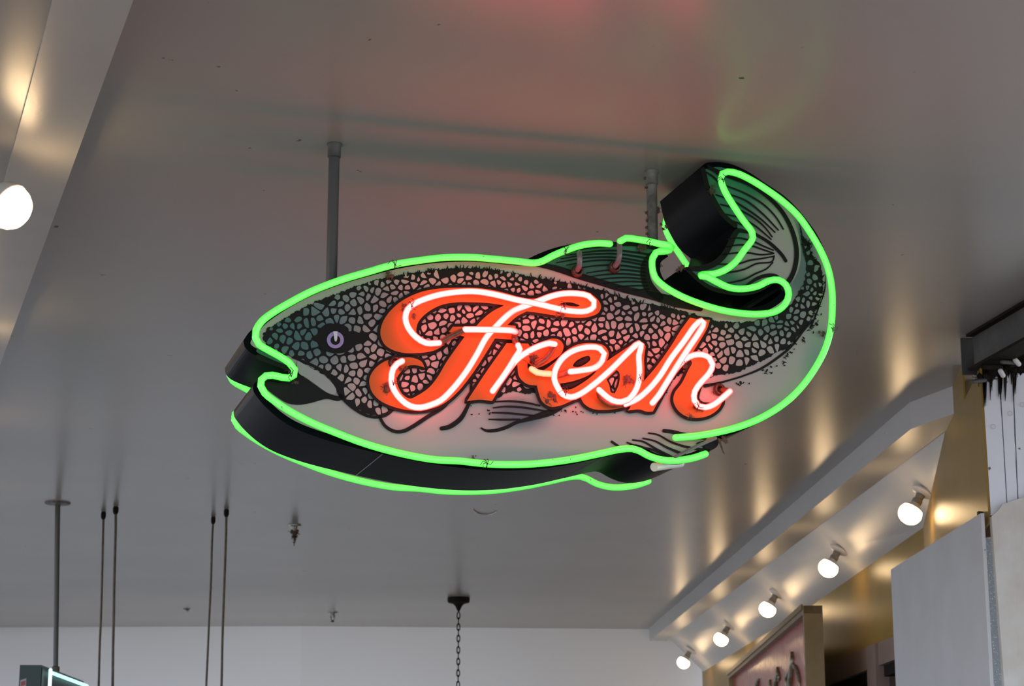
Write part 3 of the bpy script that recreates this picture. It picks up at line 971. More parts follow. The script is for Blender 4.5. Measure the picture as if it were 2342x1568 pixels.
for (x, y) in pts_:
    # the cell nearest to this point, its sides pulled in by half a line's width
    de = math.sqrt(min((Vector((x, y)) - r_).length_squared for r_ in ragp[::2]))
    if de < 3.6: continue
    r0 = 16 if de > 18 else max(3.4, min(16, de * 1.02 - .6))
    P = [Vector((x + r0 * math.cos((a + .5) * math.pi / 4), y + r0 * math.sin((a + .5) * math.pi / 4))) for a in range(8)]
    lw_ = 2.1 + 1.0 * max(0, noise.noise(Vector((x * .02, y * .02, 9)))) + rs_.uniform(-.3, .5)
    for q in near(x, y, 34):
        if q == (x, y): continue
        nrm_ = Vector((q[0] - x, q[1] - y)); L_ = nrm_.length
        if L_ > 34: continue
        nrm_ /= L_
        lim = L_ / 2 - lw_
        R_ = []
        for i in range(len(P)):
            a, b_ = P[i - 1], P[i]
            da = (a - Vector((x, y))).dot(nrm_) - lim; db = (b_ - Vector((x, y))).dot(nrm_) - lim
            if da <= 0: R_.append(a)
            if (da < 0) != (db < 0) and abs(da - db) > 1e-9: R_.append(a + (b_ - a) * (da / (da - db)))
        P = R_
        if len(P) < 3: break
    if len(P) < 3: continue
    P = [p + Vector((rs_.uniform(-1.3, 1.3), rs_.uniform(-1.3, 1.3))) for p in P]
    for it in range(2):                    # round the corners
        P = [q for i in range(len(P)) for q in (P[i - 1] * .75 + P[i] * .25, P[i - 1] * .25 + P[i] * .75)]
    if de < 18 and not all(inside(p.x, p.y, rag) for p in P[::3]): continue
    ctr = sum(P, Vector((0, 0))) / len(P)
    if abs(sum(P[i - 1].x * P[i].y - P[i].x * P[i - 1].y for i in range(len(P)))) / 2 < 16: continue
    cells.append(P)
bm = flat(bmesh.new(), rag, 3)
nblack = len(bm.faces)
yc = layer_y(3) - .0005
for P in cells:
    vs = []
    for p in P:
        q = L(p.x, p.y); q.y = yc
        vs.append(bm.verts.new(q))
    f_ = bm.faces.new(vs); f_.material_index = 1
net_o = link('scale_pattern', bm, 'black', sign)
net_o.data.materials.append(M['scale'])

# black brush lines
bm = bmesh.new()
FIN = {}
def done(name, parent=None, kind=None):
    global bm
    o = link(name, bm, 'black', parent or sign)
    if kind: o['kind'] = kind
    bm = bmesh.new()
K = 5
def st(z, pts, w, taper=(1, 1)):
    p = catmull([(q[0], q[1]) for q in G(z, *pts)], 3)
    stroke(bm, p, [x / SC for x in w] if isinstance(w, (list, tuple)) else w / SC, K, taper)
def fill(z, pts, k=K):
    p = catmull([(q[0], q[1]) for q in G(z, *pts)], 3, True)
    flat(bm, [(q[0], q[1]) for q in p], k)
link('eye_patch', flat(bmesh.new(), [(p[0], p[1]) for p in catmull([(q[0], q[1]) for q in G('A', (900, 920), (900, 920), (960, 870), (1000, 810), (1060, 780), (1130, 790), (1200, 800), (1235, 830), (1240, 860), (1290, 850), (1330, 865), (1400, 880), (1395, 940), (1300, 975), (1230, 1030), (1120, 1050), (1050, 1035), (985, 1010), (970, 960))], 3, True)], 4), 'black', sign)
st('A', [(735, 1085), (800, 1108), (900, 1150), (1000, 1205), (1090, 1280), (1140, 1360), (1180, 1440)], [14, 20, 24, 30, 44])
fill('A', [(755, 1225), (755, 1225), (850, 1270), (950, 1340), (1050, 1405), (1120, 1425), (1190, 1435), (1190, 1435), (1150, 1472), (1040, 1455), (900, 1490), (790, 1507), (690, 1492), (600, 1440), (540, 1395), (470, 1340), (470, 1340), (500, 1300), (620, 1310), (700, 1290)])
st('E', [(1165, 410), (1240, 490), (1350, 568), (1450, 600), (1560, 585), (1640, 520)], [30, 26, 22, 22, 26, 30])
done('mouth_line')
st('E', [(1510, 600), (1560, 680), (1640, 728), (1720, 728), (1800, 690), (1930, 605), (2060, 520), (2150, 420), (2342, 160)], [22, 24, 28, 30, 28, 40, 40, 34, 30])
st('F', [(35, 703), (100, 690), (200, 620), (250, 540), (290, 440), (298, 300), (296, 240)], [30, 36, 34, 28, 26, 22, 10])
done('gill_line')
st('F', [(388, 700), (430, 722), (520, 720), (620, 690), (700, 650), (800, 622), (900, 592), (1000, 560), (1090, 515)], [12, 24, 26, 26, 26, 34, 46, 50, 44])
for q in ([(458, 622), (600, 624), (730, 622)], [(486, 563), (600, 565), (720, 575), (860, 590)], [(496, 520), (600, 508), (750, 515), (960, 548)], [(500, 466), (650, 460), (800, 476), (910, 500)]):
    st('F', q, 15, (.7, .9))
done('pectoral_fin')
# anal fin
st('D', [(535, 1115), (600, 1122), (720, 1150), (900, 1175)], 30, (.9, 1))
for q in ([(398, 1135), (480, 1150), (600, 1215), (750, 1262), (930, 1290)], [(348, 1182), (450, 1205), (560, 1262), (720, 1330)], [(257, 1196), (350, 1212), (470, 1280), (600, 1350)], [(207, 1220), (300, 1252), (450, 1290), (560, 1345)]):
    st('D', q, [12, 14, 18, 24])
st('D', [(70, 1212), (110, 1240), (160, 1270), (230, 1290)], 18)
fill('D', [(1020, 1190), (1012, 1249), (935, 1300), (820, 1350), (650, 1392), (520, 1380), (620, 1345), (760, 1325), (900, 1270), (820, 1230), (900, 1200)])
done('anal_fin')
# lateral line
st('C', [(1975, 1135), (1972, 1240), (1950, 1330), (1915, 1420), (1885, 1500), (1840, 1600)], [4, 10, 8, 12, 14])
st('D', [(1860, 130), (1780, 222), (1670, 362), (1550, 462), (1400, 560), (1250, 622), (1050, 682), (900, 715)], [12, 16, 18, 18, 14, 14, 26])
done('lateral_line')
for i in range(46):                 # torn flecks below the lateral line and over the belly
    s = rnd.random()
    path = [(1930, 40), (1860, 170), (1760, 300), (1640, 430), (1500, 560), (1300, 640), (1180, 690)]
    q = s * (len(path) - 1); j = min(int(q), len(path) - 2)
    x = path[j][0] + (path[j + 1][0] - path[j][0]) * (q - j); y = path[j][1] + (path[j + 1][1] - path[j][1]) * (q - j)
    x += rnd.gauss(8, 20); y += rnd.gauss(12, 18)
    a = rnd.uniform(0, 6.28); ln = rnd.uniform(8, 30)
    st('D', [(x, y), (x + math.cos(a) * ln * .5 + rnd.uniform(-6, 6), y + math.sin(a) * ln * .5), (x + math.cos(a + .6) * ln, y + math.sin(a + .6) * ln)], [rnd.uniform(4, 14), rnd.uniform(6, 12), 3])
for i in range(26):
    x = rnd.uniform(1000, 1650); y = 560 + rnd.gauss(0, 28) - (x - 1300) * .03
    if rnd.random() < .3: x = rnd.uniform(280, 480); y = rnd.uniform(500, 600)
    a = rnd.uniform(0, 6.28); ln = rnd.uniform(4, 22)
    st('F', [(x, y), (x + math.cos(a) * ln * .5 + rnd.uniform(-5, 5), y + math.sin(a) * ln * .5), (x + math.cos(a + .7) * ln, y + math.sin(a + .7) * ln)], [rnd.uniform(4, 14), rnd.uniform(5, 10), 3])
for i in range(70):                 # twigs along the back edge of the scales
    path = [(p[0], p[1]) for p in G('A', (1700, 350), (2100, 295)) + G('B', (312, 285), (700, 330), (1050, 398), (1450, 480), (1800, 588), (2150, 660))]
    s = rnd.random(); q = s * (len(path) - 1); j = min(int(q), len(path) - 2)
    x = path[j][0] + (path[j + 1][0] - path[j][0]) * (q - j); y = path[j][1] + (path[j + 1][1] - path[j][1]) * (q - j)
    ln = rnd.uniform(3, 7); a = rnd.uniform(-2.6, -.5)
    st('P', [(x, y + 3), (x + math.cos(a) * ln, y + math.sin(a) * ln), (x + math.cos(a) * ln + rnd.uniform(-3, 3), y + math.sin(a) * ln * 1.3)], [rnd.uniform(2, 4) * SC, 2 * SC, .6 * SC])
for i in range(40):                 # and along the tail root
    path = [(p[0], p[1]) for p in G('C', (1760, 800), (1840, 860), (1860, 960), (1920, 1040), (1950, 1150), (1960, 1260), (1930, 1380), (1890, 1480))]
    s = rnd.random(); q = s * (len(path) - 1); j = min(int(q), len(path) - 2)
    x = path[j][0] + (path[j + 1][0] - path[j][0]) * (q - j) - 3; y = path[j][1] + (path[j + 1][1] - path[j][1]) * (q - j)
    ln = rnd.uniform(4, 10); a = rnd.uniform(-1.9, .8)
    st('P', [(x, y), (x + math.cos(a) * ln, y + math.sin(a) * ln), (x + math.cos(a) * ln + rnd.uniform(-3, 3), y + math.sin(a) * ln * 1.3)], [rnd.uniform(1.6, 3.2) * SC, 1.6 * SC, .6 * SC])
done('scale_flecks', kind='stuff')
# dorsal fin: border and stripes
st('B', [(860, 250), (1050, 290), (1250, 355), (1450, 415), (1650, 475), (1850, 520), (2050, 570), (2342, 650)], [30, 46, 50, 46, 50, 60, 80, 40])
st('B', [(1960, 140), (1890, 200), (1850, 290), (1855, 380), (1900, 480), (1980, 550)], [40, 60, 64, 70, 80, 60])
st('B', [(900, 235), (1020, 180), (1150, 135), (1300, 102), (1450, 85), (1600, 75), (1750, 70), (1960, 110)], [20, 34, 34, 34, 34, 34, 34, 30])
for x0, y0, x1, y1, sag in ((1150, 175, 1880, 165, 45), (1100, 205, 1870, 200, 50), (1060, 240, 1860, 235, 55), (1150, 262, 1850, 262, 50), (1200, 300, 1848, 295, 42), (1330, 332, 1850, 325, 30), (1350, 365, 1850, 358, 26), (1400, 395, 1855, 388, 22), (1480, 425, 1860, 415, 16), (1600, 455, 1870, 446, 8), (1740, 488, 1880, 475, 4)):
    st('B', [(x0, y0), ((x0 * 2 + x1) / 3, y0 - sag * .8), ((x0 + x1 * 2) / 3, (y0 + y1) / 2 - sag * .8), (x1, y1)], 12, (.6, 1.3))
done('fin_lines', dorsal_o)
# tail lines
st('C', [(930, 160), (1100, 245), (1300, 325), (1450, 425), (1580, 555), (1670, 715), (1715, 880), (1712, 1020), (1675, 1140), (1600, 1250)], [16, 24, 26, 26, 28, 30, 32, 34, 34, 40])
for q in ([(925, 180), (980, 205), (1040, 250)], [(915, 215), (980, 260), (1030, 310)], [(1090, 335), (1250, 398), (1420, 500), (1530, 610), (1600, 722)], [(1120, 410), (1270, 470), (1420, 590), (1555, 730)],
          [(1000, 415), (1150, 470), (1300, 560), (1420, 650), (1525, 750)], [(1040, 500), (1180, 540), (1320, 610), (1430, 700), (1500, 790)], [(1090, 590), (1220, 622), (1330, 680), (1420, 750), (1490, 812)],
          [(1150, 650), (1250, 690), (1320, 740)], [(1110, 812), (1200, 800), (1330, 832), (1420, 872), (1510, 910)], [(1090, 882), (1200, 862), (1320, 872), (1420, 905), (1515, 937)],
          [(1050, 950), (1200, 932), (1300, 935), (1400, 950), (1512, 940)], [(1010, 1035), (1200, 1030), (1300, 1000), (1400, 985), (1512, 965)], [(950, 1120), (1100, 1110), (1250, 1080), (1360, 1030), (1500, 1010), (1518, 960)],
          [(1050, 1215), (1120, 1200), (1250, 1170), (1350, 1120), (1450, 1075), (1505, 1020)]):
    st('C', q, 13, (.8, .8))
st('C', [(1340, 760), (1460, 832), (1540, 900), (1590, 955), (1622, 1005)], 24, (.8, 1))
st('C', [(1240, 1250), (1290, 1210), (1360, 1165), (1450, 1135), (1530, 1142), (1585, 1200)], [10, 20, 26, 26, 30, 40])
st('C', [(885, 190), (925, 350), (985, 470), (1060, 590), (1170, 690)], 34)
st('C', [(720, 1075), (870, 1070), (985, 1030), (1065, 960), (1120, 870), (1160, 780), (1200, 735), (1280, 750)], [20, 40, 44, 44, 44, 44, 40, 20])
st('C', [(750, 1085), (840, 1170), (950, 1245), (1100, 1285), (1250, 1295), (1380, 1265), (1480, 1212)], 30)
st('C', [(1730, 640), (1760, 740), (1775, 860), (1800, 960)], [3, 8, 12, 20])
done('fin_lines', tail_o)
# upper lip line
st('A', [(430, 1080), (560, 1125), (680, 1175), (760, 1225)], [40, 44, 40, 30])
done('lip_line')
bm = flat(bmesh.new(), [(p[0], p[1]) for p in catmull([(q[0], q[1]) for q in G('A', (780, 1120), (860, 1160), (960, 1215), (1050, 1280), (1110, 1345), (1125, 1395), (1105, 1415), (1045, 1400), (950, 1335), (860, 1270), (790, 1225))], 3, True)], 6)
link('cheek_plate', bm, 'cheek', sign)
bm = flat(bmesh.new(), [(p[0], p[1]) for p in catmull([(q[0], q[1]) for q in G('A', (415, 1012), (500, 1050), (620, 1095), (720, 1150), (735, 1170), (640, 1140), (520, 1090), (410, 1030))], 3, True)], 6)
link('lip_stripe', bm, 'fin', sign)
# eye
def disc(px, py, r, k, sx=1, sy=1, n_=40):
    return flat(bmesh.new(), [(px + r * sx * math.cos(2 * math.pi * i / n_), py + r * sy * math.sin(2 * math.pi * i / n_)) for i in range(n_)], k)
ex, ey = 480 + 1116 / SC, 540 + 930 / SC
eye = link('eye', disc(ex, ey, 19.3, 6), 'eye_ring', sign)
link('pupil', disc(ex, ey + .5, 11, 7), 'black', eye)
hl = [(ex - 5, ey - 19), (ex + 4.5, ey - 19), (ex + 4, ey - 2), (ex + 2, ey + 4), (ex - 1.5, ey + 3), (ex - 3, ey - 3)]
link('eye_highlight', flat(bmesh.new(), hl, 8), 'eye_light', eye)

# ---- lettering: orange shapes with a black edge
PF = [(1150, 500), (1300, 508), (1400, 550), (1452, 630), (1430, 690), (1340, 728), (1220, 735), (1050, 715), (900, 692), (790, 678), (790, 678), (700, 725), (615, 800), (615, 800), (690, 808), (690, 808), (690, 870), (660, 930), (660, 930), (505, 920), (505, 920), (400, 1090), (300, 1240), (180, 1390), (50, 1500), (-80, 1550), (-230, 1562), (-410, 1525), (-530, 1465), (-600, 1375), (-612, 1275), (-550, 1175), (-430, 1105), (-310, 1090), (-230, 1092), (-150, 1125), (-120, 1180), (-120, 1180), (-190, 1160), (-270, 1165), (-330, 1215), (-370, 1280), (-350, 1365), (-310, 1425), (-250, 1455), (-180, 1425), (-80, 1355), (0, 1255), (70, 1135), (150, 1020), (235, 905), (235, 905), (95, 862), (95, 862), (130, 815), (130, 815), (335, 815), (335, 815), (400, 745), (490, 675), (590, 625), (590, 625), (450, 605), (300, 598), (170, 598), (20, 625), (-110, 700), (-180, 780), (-195, 850), (-175, 920), (-110, 965), (0, 972), (60, 975), (60, 975), (-30, 1025), (-180, 1050), (-310, 1048), (-410, 1020), (-480, 970), (-515, 880), (-500, 790), (-440, 690), (-330, 590), (-180, 515), (-30, 480), (200, 468), (400, 475), (600, 515), (760, 560), (880, 560), (1000, 515)]
HF = [(1080, 615), (1120, 600), (1190, 600), (1262, 628), (1240, 636), (1160, 628)]
PR = [(610, 962), (610, 962), (800, 965), (800, 965), (820, 1000), (790, 1035), (860, 1000), (930, 950), (1010, 922), (1080, 932), (1116, 980), (1100, 1050), (1020, 1115), (920, 1170), (850, 1185), (830, 1160), (800, 1140), (740, 1110), (700, 1110), (640, 1210), (480, 1478), (480, 1478), (370, 1465), (255, 1480), (255, 1480), (420, 1230)]
PE = [(705, 1150), (735, 1110), (790, 1120), (800, 1190), (850, 1230), (960, 1190), (1060, 1110), (1140, 1030), (1240, 975), (1370, 960), (1480, 985), (1520, 1050), (1495, 1130), (1420, 1180), (1420, 1180), (1520, 1110), (1640, 1030), (1760, 958), (1820, 950), (1850, 990), (1850, 990), (1835, 1100), (1838, 1200), (1833, 1300), (1833, 1300), (1960, 1150), (2083, 975), (2160, 850), (2243, 734), (2243, 734), (2300, 745), (2423, 755), (2423, 755), (2400, 825), (2330, 945), (2220, 1110), (2090, 1240), (2043, 1325), (1913, 1570), (1913, 1570), (1860, 1572), (1790, 1552), (1693, 1562), (1693, 1562), (1715, 1520), (1600, 1545), (1480, 1557), (1370, 1545), (1300, 1500), (1268, 1440), (1268, 1440), (1180, 1480), (1080, 1520), (1000, 1528), (930, 1485), (900, 1420), (880, 1340), (880, 1340), (790, 1325), (722, 1260)]
H1 = [(1200, 1165), (1230, 1120), (1300, 1082), (1345, 1075), (1357, 1105), (1310, 1150), (1240, 1175)]
H2 = [(1083, 1322), (1200, 1300), (1330, 1252), (1430, 1185), (1430, 1185), (1380, 1245), (1280, 1320), (1180, 1372), (1110, 1372)]
H3 = [(1590, 1200), (1615, 1225), (1612, 1320), (1575, 1410), (1575, 1410), (1540, 1400), (1525, 1340), (1500, 1285), (1500, 1285)]
PL = [(2283, 1065), (2363, 1075), (2413, 1125), (2423, 1185), (2353, 1295), (2313, 1385), (2303, 1460), (2343, 1505), (2433, 1515), (2538, 1482), (2538, 1482), (2490, 1555), (2403, 1610), (2293, 1628), (2203, 1610), (2133, 1555), (2096, 1475), (2108, 1405), (2173, 1315), (2233, 1195), (2263, 1135), (2243, 1095)]
letters = [(PF, [HF]), (PR, []), (PE, [H1, H2, H3]), (PL, [])]
names = ['letter_f', 'letter_r', 'letter_e_s_h', 'letter_h_leg']
for (poly, holes), nme in zip(letters, names):
    P = [(p[0], p[1]) for p in catmull([(q[0], q[1]) for q in G('B', *poly)], 3, True)]
    Hs = [[(p[0], p[1]) for p in catmull([(q[0], q[1]) for q in G('B', *h)], 3, True)] for h in holes]
    edge = bmesh.new()
    stroke(edge, P, 14, 9, closed=True)
    for h in Hs: 
        flat(edge, h, 9) if h is not Hs[-1] or len(Hs) < 3 else None
        stroke(edge, h, 9, 9, closed=True)
    fo = link(nme, flat(bmesh.new(), P, 10, holes=Hs), 'orange', sign)
    link('letter_edge', edge, 'black', fo)

# ---- neon tubes
OFF = .050
def tpath(pts, off=OFF, step=.012):
    q = [L(p[0], p[1], p[2] if len(p) > 2 else off) for p in pts]
    return catmull(q, step)
def neon(pts, m, r, name, mirror=None, off=OFF, lab=None, seg=12):
    path = tpath(pts, off)
    o = link(name, tube(bmesh.new(), path, r, seg), m, sign, smooth=True)
    if lab: o['label'] = lab
    if mirror is not None:
        if mirror == 'same': p2 = [Vector((p.x, -p.y + .028, p.z)) for p in path]
        else: p2 = [Vector((2 * mirror - p.x, -p.y, p.z)) for p in path]
        o2 = link(name, tube(bmesh.new(), p2, r, seg), m, sign, smooth=True)
        if lab: o2['label'] = lab + ' on the back'
    return o
g1 = (G('B', (1540, 68), (1450, 62), (1300, 78), (1150, 125), (1020, 180), (940, 222), (870, 238), (700, 222), (500, 203), (312, 188))
      + G('A', (2100, 190), (1900, 212), (1650, 252), (1400, 322), (1150, 397), (900, 495), (700, 600), (550, 690), (460, 762), (412, 840), (408, 905), (440, 965), (520, 1015), (620, 1070), (710, 1130), (757, 1190), (750, 1240), (705, 1265), (640, 1258), (560, 1240), (500, 1245), (460, 1280), (455, 1335), (490, 1400), (560, 1458))
      + G('E', (700, 537), (900, 643), (1150, 748), (1400, 840), (1700, 922), (2000, 977))
      + G('F', (200, 990), (430, 1015), (640, 1022), (900, 1013), (1200, 975), (1450, 925), (1640, 885), (1740, 880), (1800, 898), (1900, 950), (2020, 982), (2150, 985), (2300, 960))
      + G('D', (910, 1318)))
neon(g1, 'green_neon', .0104, 'outline_tube', 'same', lab='bright green glass tube')
o2_ = .075
g2 = (G('D', (645, 1172), (800, 1160), (1000, 1128), (1200, 1078), (1400, 1000), (1600, 878), (1750, 742), (1880, 570), (1980, 380), (2030, 200))
      + G('C', (2045, 1405), (2040, 1250), (2010, 1085), (1950, 930), (1860, 770), (1740, 600), (1600, 468), (1450, 360), (1330, 285), (1200, 222), (1110, 205), (1062, 222), (1050, 275), (1080, 370), (1150, 490), (1250, 640), (1328, 745), (1335, 795), (1250, 915), (1180, 1010), (1080, 1085), (980, 1118, .035), (890, 1122, .035), (872, 1135, .055), (920, 1140, .062), (1000, 1182, .06), (1130, 1240), (1250, 1250), (1380, 1225), (1480, 1178), (1560, 1170), (1630, 1215), (1655, 1300), (1620, 1390), (1540, 1450), (1400, 1475), (1250, 1470), (1050, 1438), (850, 1378), (680, 1308), (540, 1225), (460, 1145), (435, 1050), (440, 975), (470, 925), (530, 915, .045), (590, 905, .035), (608, 880, .045), (580, 862, .06), (500, 848, .062), (400, 825), (300, 808), (200, 798), (150, 825)))
neon(g2, 'green_neon', .0104, 'outline_tube', 'same', lab='bright green glass tube')
cxm = (L(830, 800).x + L(1700, 800).x) / 2
RR = .0096
f1 = (G('A', (2045, 952), (1930, 953), (1840, 900), (1768, 810), (1745, 730), (1765, 655), (1830, 600), (1950, 550), (2100, 512))
      + G('B', (312, 492), (500, 517), (700, 565), (900, 604), (1050, 640), (1200, 668), (1330, 668), (1395, 632), (1400, 580), (1350, 532), (1250, 512), (1130, 512), (1020, 535), (900, 580, .04), (780, 625, .035), (690, 660, .04), (610, 720), (530, 800), (440, 900), (350, 1060), (250, 1220), (130, 1370), (30, 1465))
      + G('E', (1970, 490), (1880, 513), (1790, 500), (1710, 445), (1645, 360), (1620, 270), (1635, 170), (1670, 125), (1715, 100)))
neon(f1, 'red_neon', RR, 'letter_tube', cxm, lab='red glowing glass tube')
neon(G('B', (250, 832, .065), (400, 833, .068), (560, 836, .068), (670, 842, .066), (697, 852, .055)), 'red_neon', RR, 'letter_tube', cxm, lab='red glowing glass tube')
r1 = G('B', (722, 975, .05), (738, 1010), (695, 1085), (600, 1235), (495, 1380))
neon(r1, 'red_neon', RR, 'letter_tube', cxm, lab='red glowing glass tube')
neon(G('B', (560, 1295, .03), (640, 1185, .035), (705, 1105), (800, 1035), (900, 985), (1000, 955), (1048, 962)), 'red_neon', RR, 'letter_tube', cxm, lab='red glowing glass tube')
neon(G('B', (845, 1185), (890, 1215), (950, 1225), (1005, 1228)), 'amber_neon', RR, 'letter_tube', None, lab='short orange-glowing glass tube')
es = G('B', (1190, 1208, .062), (1300, 1195, .062), (1400, 1175, .06), (1470, 1115), (1492, 1050), (1450, 1000), (1370, 988), (1280, 1000), (1180, 1040), (1100, 1110), (1052, 1200), (1045, 1275), (1075, 1350), (1120, 1410), (1190, 1435), (1270, 1410), (1400, 1320), (1550, 1190), (1700, 1042), (1800, 955), (1822, 970), (1800, 1060), (1805, 1180), (1798, 1300), (1760, 1395), (1700, 1460), (1640, 1478), (1560, 1462), (1490, 1412), (1445, 1370))
neon(es, 'red_neon', RR, 'letter_tube', cxm, lab='red glowing glass tube')
h1 = (G('B', (1680, 1497, .035), (1780, 1455, .035), (1890, 1362, .035)) + G('D', (505, 620, .035), (600, 470, .04), (720, 310, .045), (820, 170, .05), (872, 130), (897, 150), (860, 225, .055), (760, 375, .058), (660, 530, .058), (560, 690, .058), (490, 800, .055), (438, 862)))
neon(h1, 'red_neon', RR, 'letter_tube', cxm, lab='red glowing glass tube')
h2 = G('D', (560, 690, .035), (650, 555, .04), (720, 480), (800, 438), (880, 432), (945, 460), (975, 520), (945, 595), (870, 680), (815, 760), (812, 840), (850, 890), (910, 903), (980, 880), (1060, 820), (1128, 760))
neon(h2, 'red_neon', RR, 'letter_tube', cxm, lab='red glowing glass tube')
# painted-out lengths
def dark(pts, r=.0092, m='dim_glass', name='painted_out_tube', lab='dull brown painted-out glass tube', off=OFF):
    o = link(name, tube(bmesh.new(), tpath(pts, off), r, 10), m, sign, smooth=True)
    o['label'] = lab
dark(G('B', (12, 955, .045), (80, 920, .05), (150, 880, .055), (250, 835, .062)))
dark(G('B', (697, 852, .055), (688, 900, .03), (700, 950, .03), (722, 975, .045)))
dark(G('B', (1048, 962), (1010, 1040, .03), (960, 1100, .025), (890, 1140, .03), (848, 1180)), .0085)
dark(G('B', (1005, 1228, .045), (1090, 1236, .03), (1190, 1208, .06)))
dark(G('B', (1445, 1370, .045), (1450, 1430, .028), (1530, 1495, .025), (1680, 1500, .033)), .0085)
# anal fin: straight lead and its white sleeve
dark(G('D', (640, 1345, .055), (800, 1265, .045), (1000, 1178, .02)), .0055, 'grey_glass', 'lead_tube', 'thin rust-streaked straight lead tube')
o = link('ceramic_sleeve', tube(bmesh.new(), tpath(G('D', (452, 1435, .01), (560, 1418, -.03), (690, 1400, -.09)), 0), .0130, 14, False), 'ceramic', sign, smooth=True)
# electrode rings and glass necks
def ringat(z, p, R=.0135, r=.0055, mirror=True):
    q = G(z, p)[0]
    c = L(q[0], q[1], .012)
    b_ = bmesh.new()
    torus(b_, c, (0, 1, 0), R, r, 26, 10, 1.6)
    torus(b_, c - Vector((0, .008, 0)), (0, 1, 0), R * .95, r * .7, 26, 8)
    link('electrode_ring', b_, 'ring', sign, smooth=True)
ringat('B', (1250, 312)); ringat('B', (1583, 275)); ringat('A', (1650, 1130)); ringat('D', (1035, 745))
dark(G('B', (1268, 150, .045), (1272, 200, .045), (1270, 265, .04), (1240, 310, .012)), .0085, 'grey_glass', 'electrode_neck', 'grey glass neck of a tube')
dark(G('B', (1625, 60, .045), (1628, 150, .045), (1615, 225, .04), (1575, 280, .012)), .0085, 'grey_glass', 'electrode_neck', 'grey glass neck of a tube')
dark(G('A', (1715, 100 + 1015, .05), (1690, 1135, .03), (1660, 1135, .005)), .009, 'dim_glass', 'electrode_neck', 'dark glass neck of a tube')
dark(G('D', (1128, 760, .05), (1090, 750, .03), (1045, 748, .005)), .009, 'dim_glass', 'electrode_neck', 'dark glass neck of a tube')
# glass stand-offs with tie wire, and the dust matted on them
clips = [('A', (1640, 250), 1.0), ('A', (1790, 620), .9), ('E', (1625, 300), 1.1), ('B', (1125, 640), 1.0), ('B', (1130, 1405), 1.1), ('B', (1800, 1260), 1.1), ('D', (830, 880), 1.1), ('A', (715, 1240), .6), ('D', (2030, 215), .8), ('C', (1055, 290), 1.0), ('C', (425, 838), .9), ('F', (430, 1012), .6), ('D', (720, 520), .8), ('B', (850, 1100), .9), ('B', (1135, 130), .4)]
dustp = [('A', (1590, 335), .016), ('A', (1740, 640), .012), ('A', (1800, 715), .011), ('E', (1555, 330), .020), ('B', (1090, 710), .016), ('B', (1020, 1440), .022), ('B', (1700, 1290), .020), ('D', (820, 940), .022), ('A', (760, 1310), .010), ('D', (1945, 255), .014), ('C', (975, 360), .015), ('C', (340, 880), .020), ('F', (330, 960), .007), ('D', (735, 560), .010), ('B', (860, 1090), .014), ('A', (1650, 1110), .014), ('D', (1010, 760), .012), ('C', (540, 700), .013), ('C', (680, 1080), .016), ('D', (1080, 1190), .013), ('A', (1725, 1180), .011), ('B', (1840, 70), .012), ('D', (870, 900), .010)]
for i, (z, p, s) in enumerate(clips):
    q = G(z, p)[0]
    c = L(q[0], q[1], OFF)
    b_ = bmesh.new()
    foot = L(q[0] - 4, q[1] + 5, 0)
    tube(b_, [foot, (foot + c) / 2 + Vector((0, 0, -.004)), c + Vector((0, .014, 0))], .0045, 8)
    torus(b_, c, (1, 0, .3), .0118, .0012, 20, 5)
    torus(b_, c + Vector((.004, 0, .001)), (1, 0, -.2), .0122, .001, 20, 5)
    rr_ = random.Random(i)
    for k in range(3):
        a = rr_.uniform(0, 6.28)
        tube(b_, [c + Vector((0, -.009, 0)), c + Vector((math.cos(a) * .012, -.016, math.sin(a) * .012)), c + Vector((math.cos(a + .7) * .02, -.012, math.sin(a + .7) * .02))], .0009, 4, False)
    link('tube_support', b_, 'wire', sign)
for i, (z, p, r) in enumerate(dustp):
    q = G(z, p)[0]
    off = .012 if (z, p) != ('C', (540, 700)) else -.1
    c = L(q[0], q[1], off)
    b_ = bmesh.new()
    rr_ = random.Random(50 + i)
    for k in range(4):
        blob(b_, c + Vector((rr_.uniform(-1, 1), rr_.uniform(-.4, .2), rr_.uniform(-1, 1))) * r * .7, r * rr_.uniform(.28, .5), i * 7 + k, .8, 1)
    link('dust_clump', b_, 'dust', sign)
# hanging thread of dust at the anal fin
b_ = tube(bmesh.new(), tpath(G('D', (1030, 1190, .02), (1050, 1240, .02), (1070, 1300, .02), (1082, 1320, .02))), .003, 6, True, lambda t: 1.3 - t)
link('dust_clump', b_, 'dust', sign)
# welded seam across the underside of the cabinet
for sx, sy in ((872, 1047), (1378, 1062)):
    q_ = min(range(len(front)), key=lambda i: (out2[i][0] - sx) ** 2 + (out2[i][1] - sy) ** 2)
    s0 = front[q_]
    link('weld_seam', tube(bmesh.new(), [s0, s0 + Vector((0, T / 2, 0)), s0 + Vector((0, T, 0))], .0014, 6), 'pipe', sign)

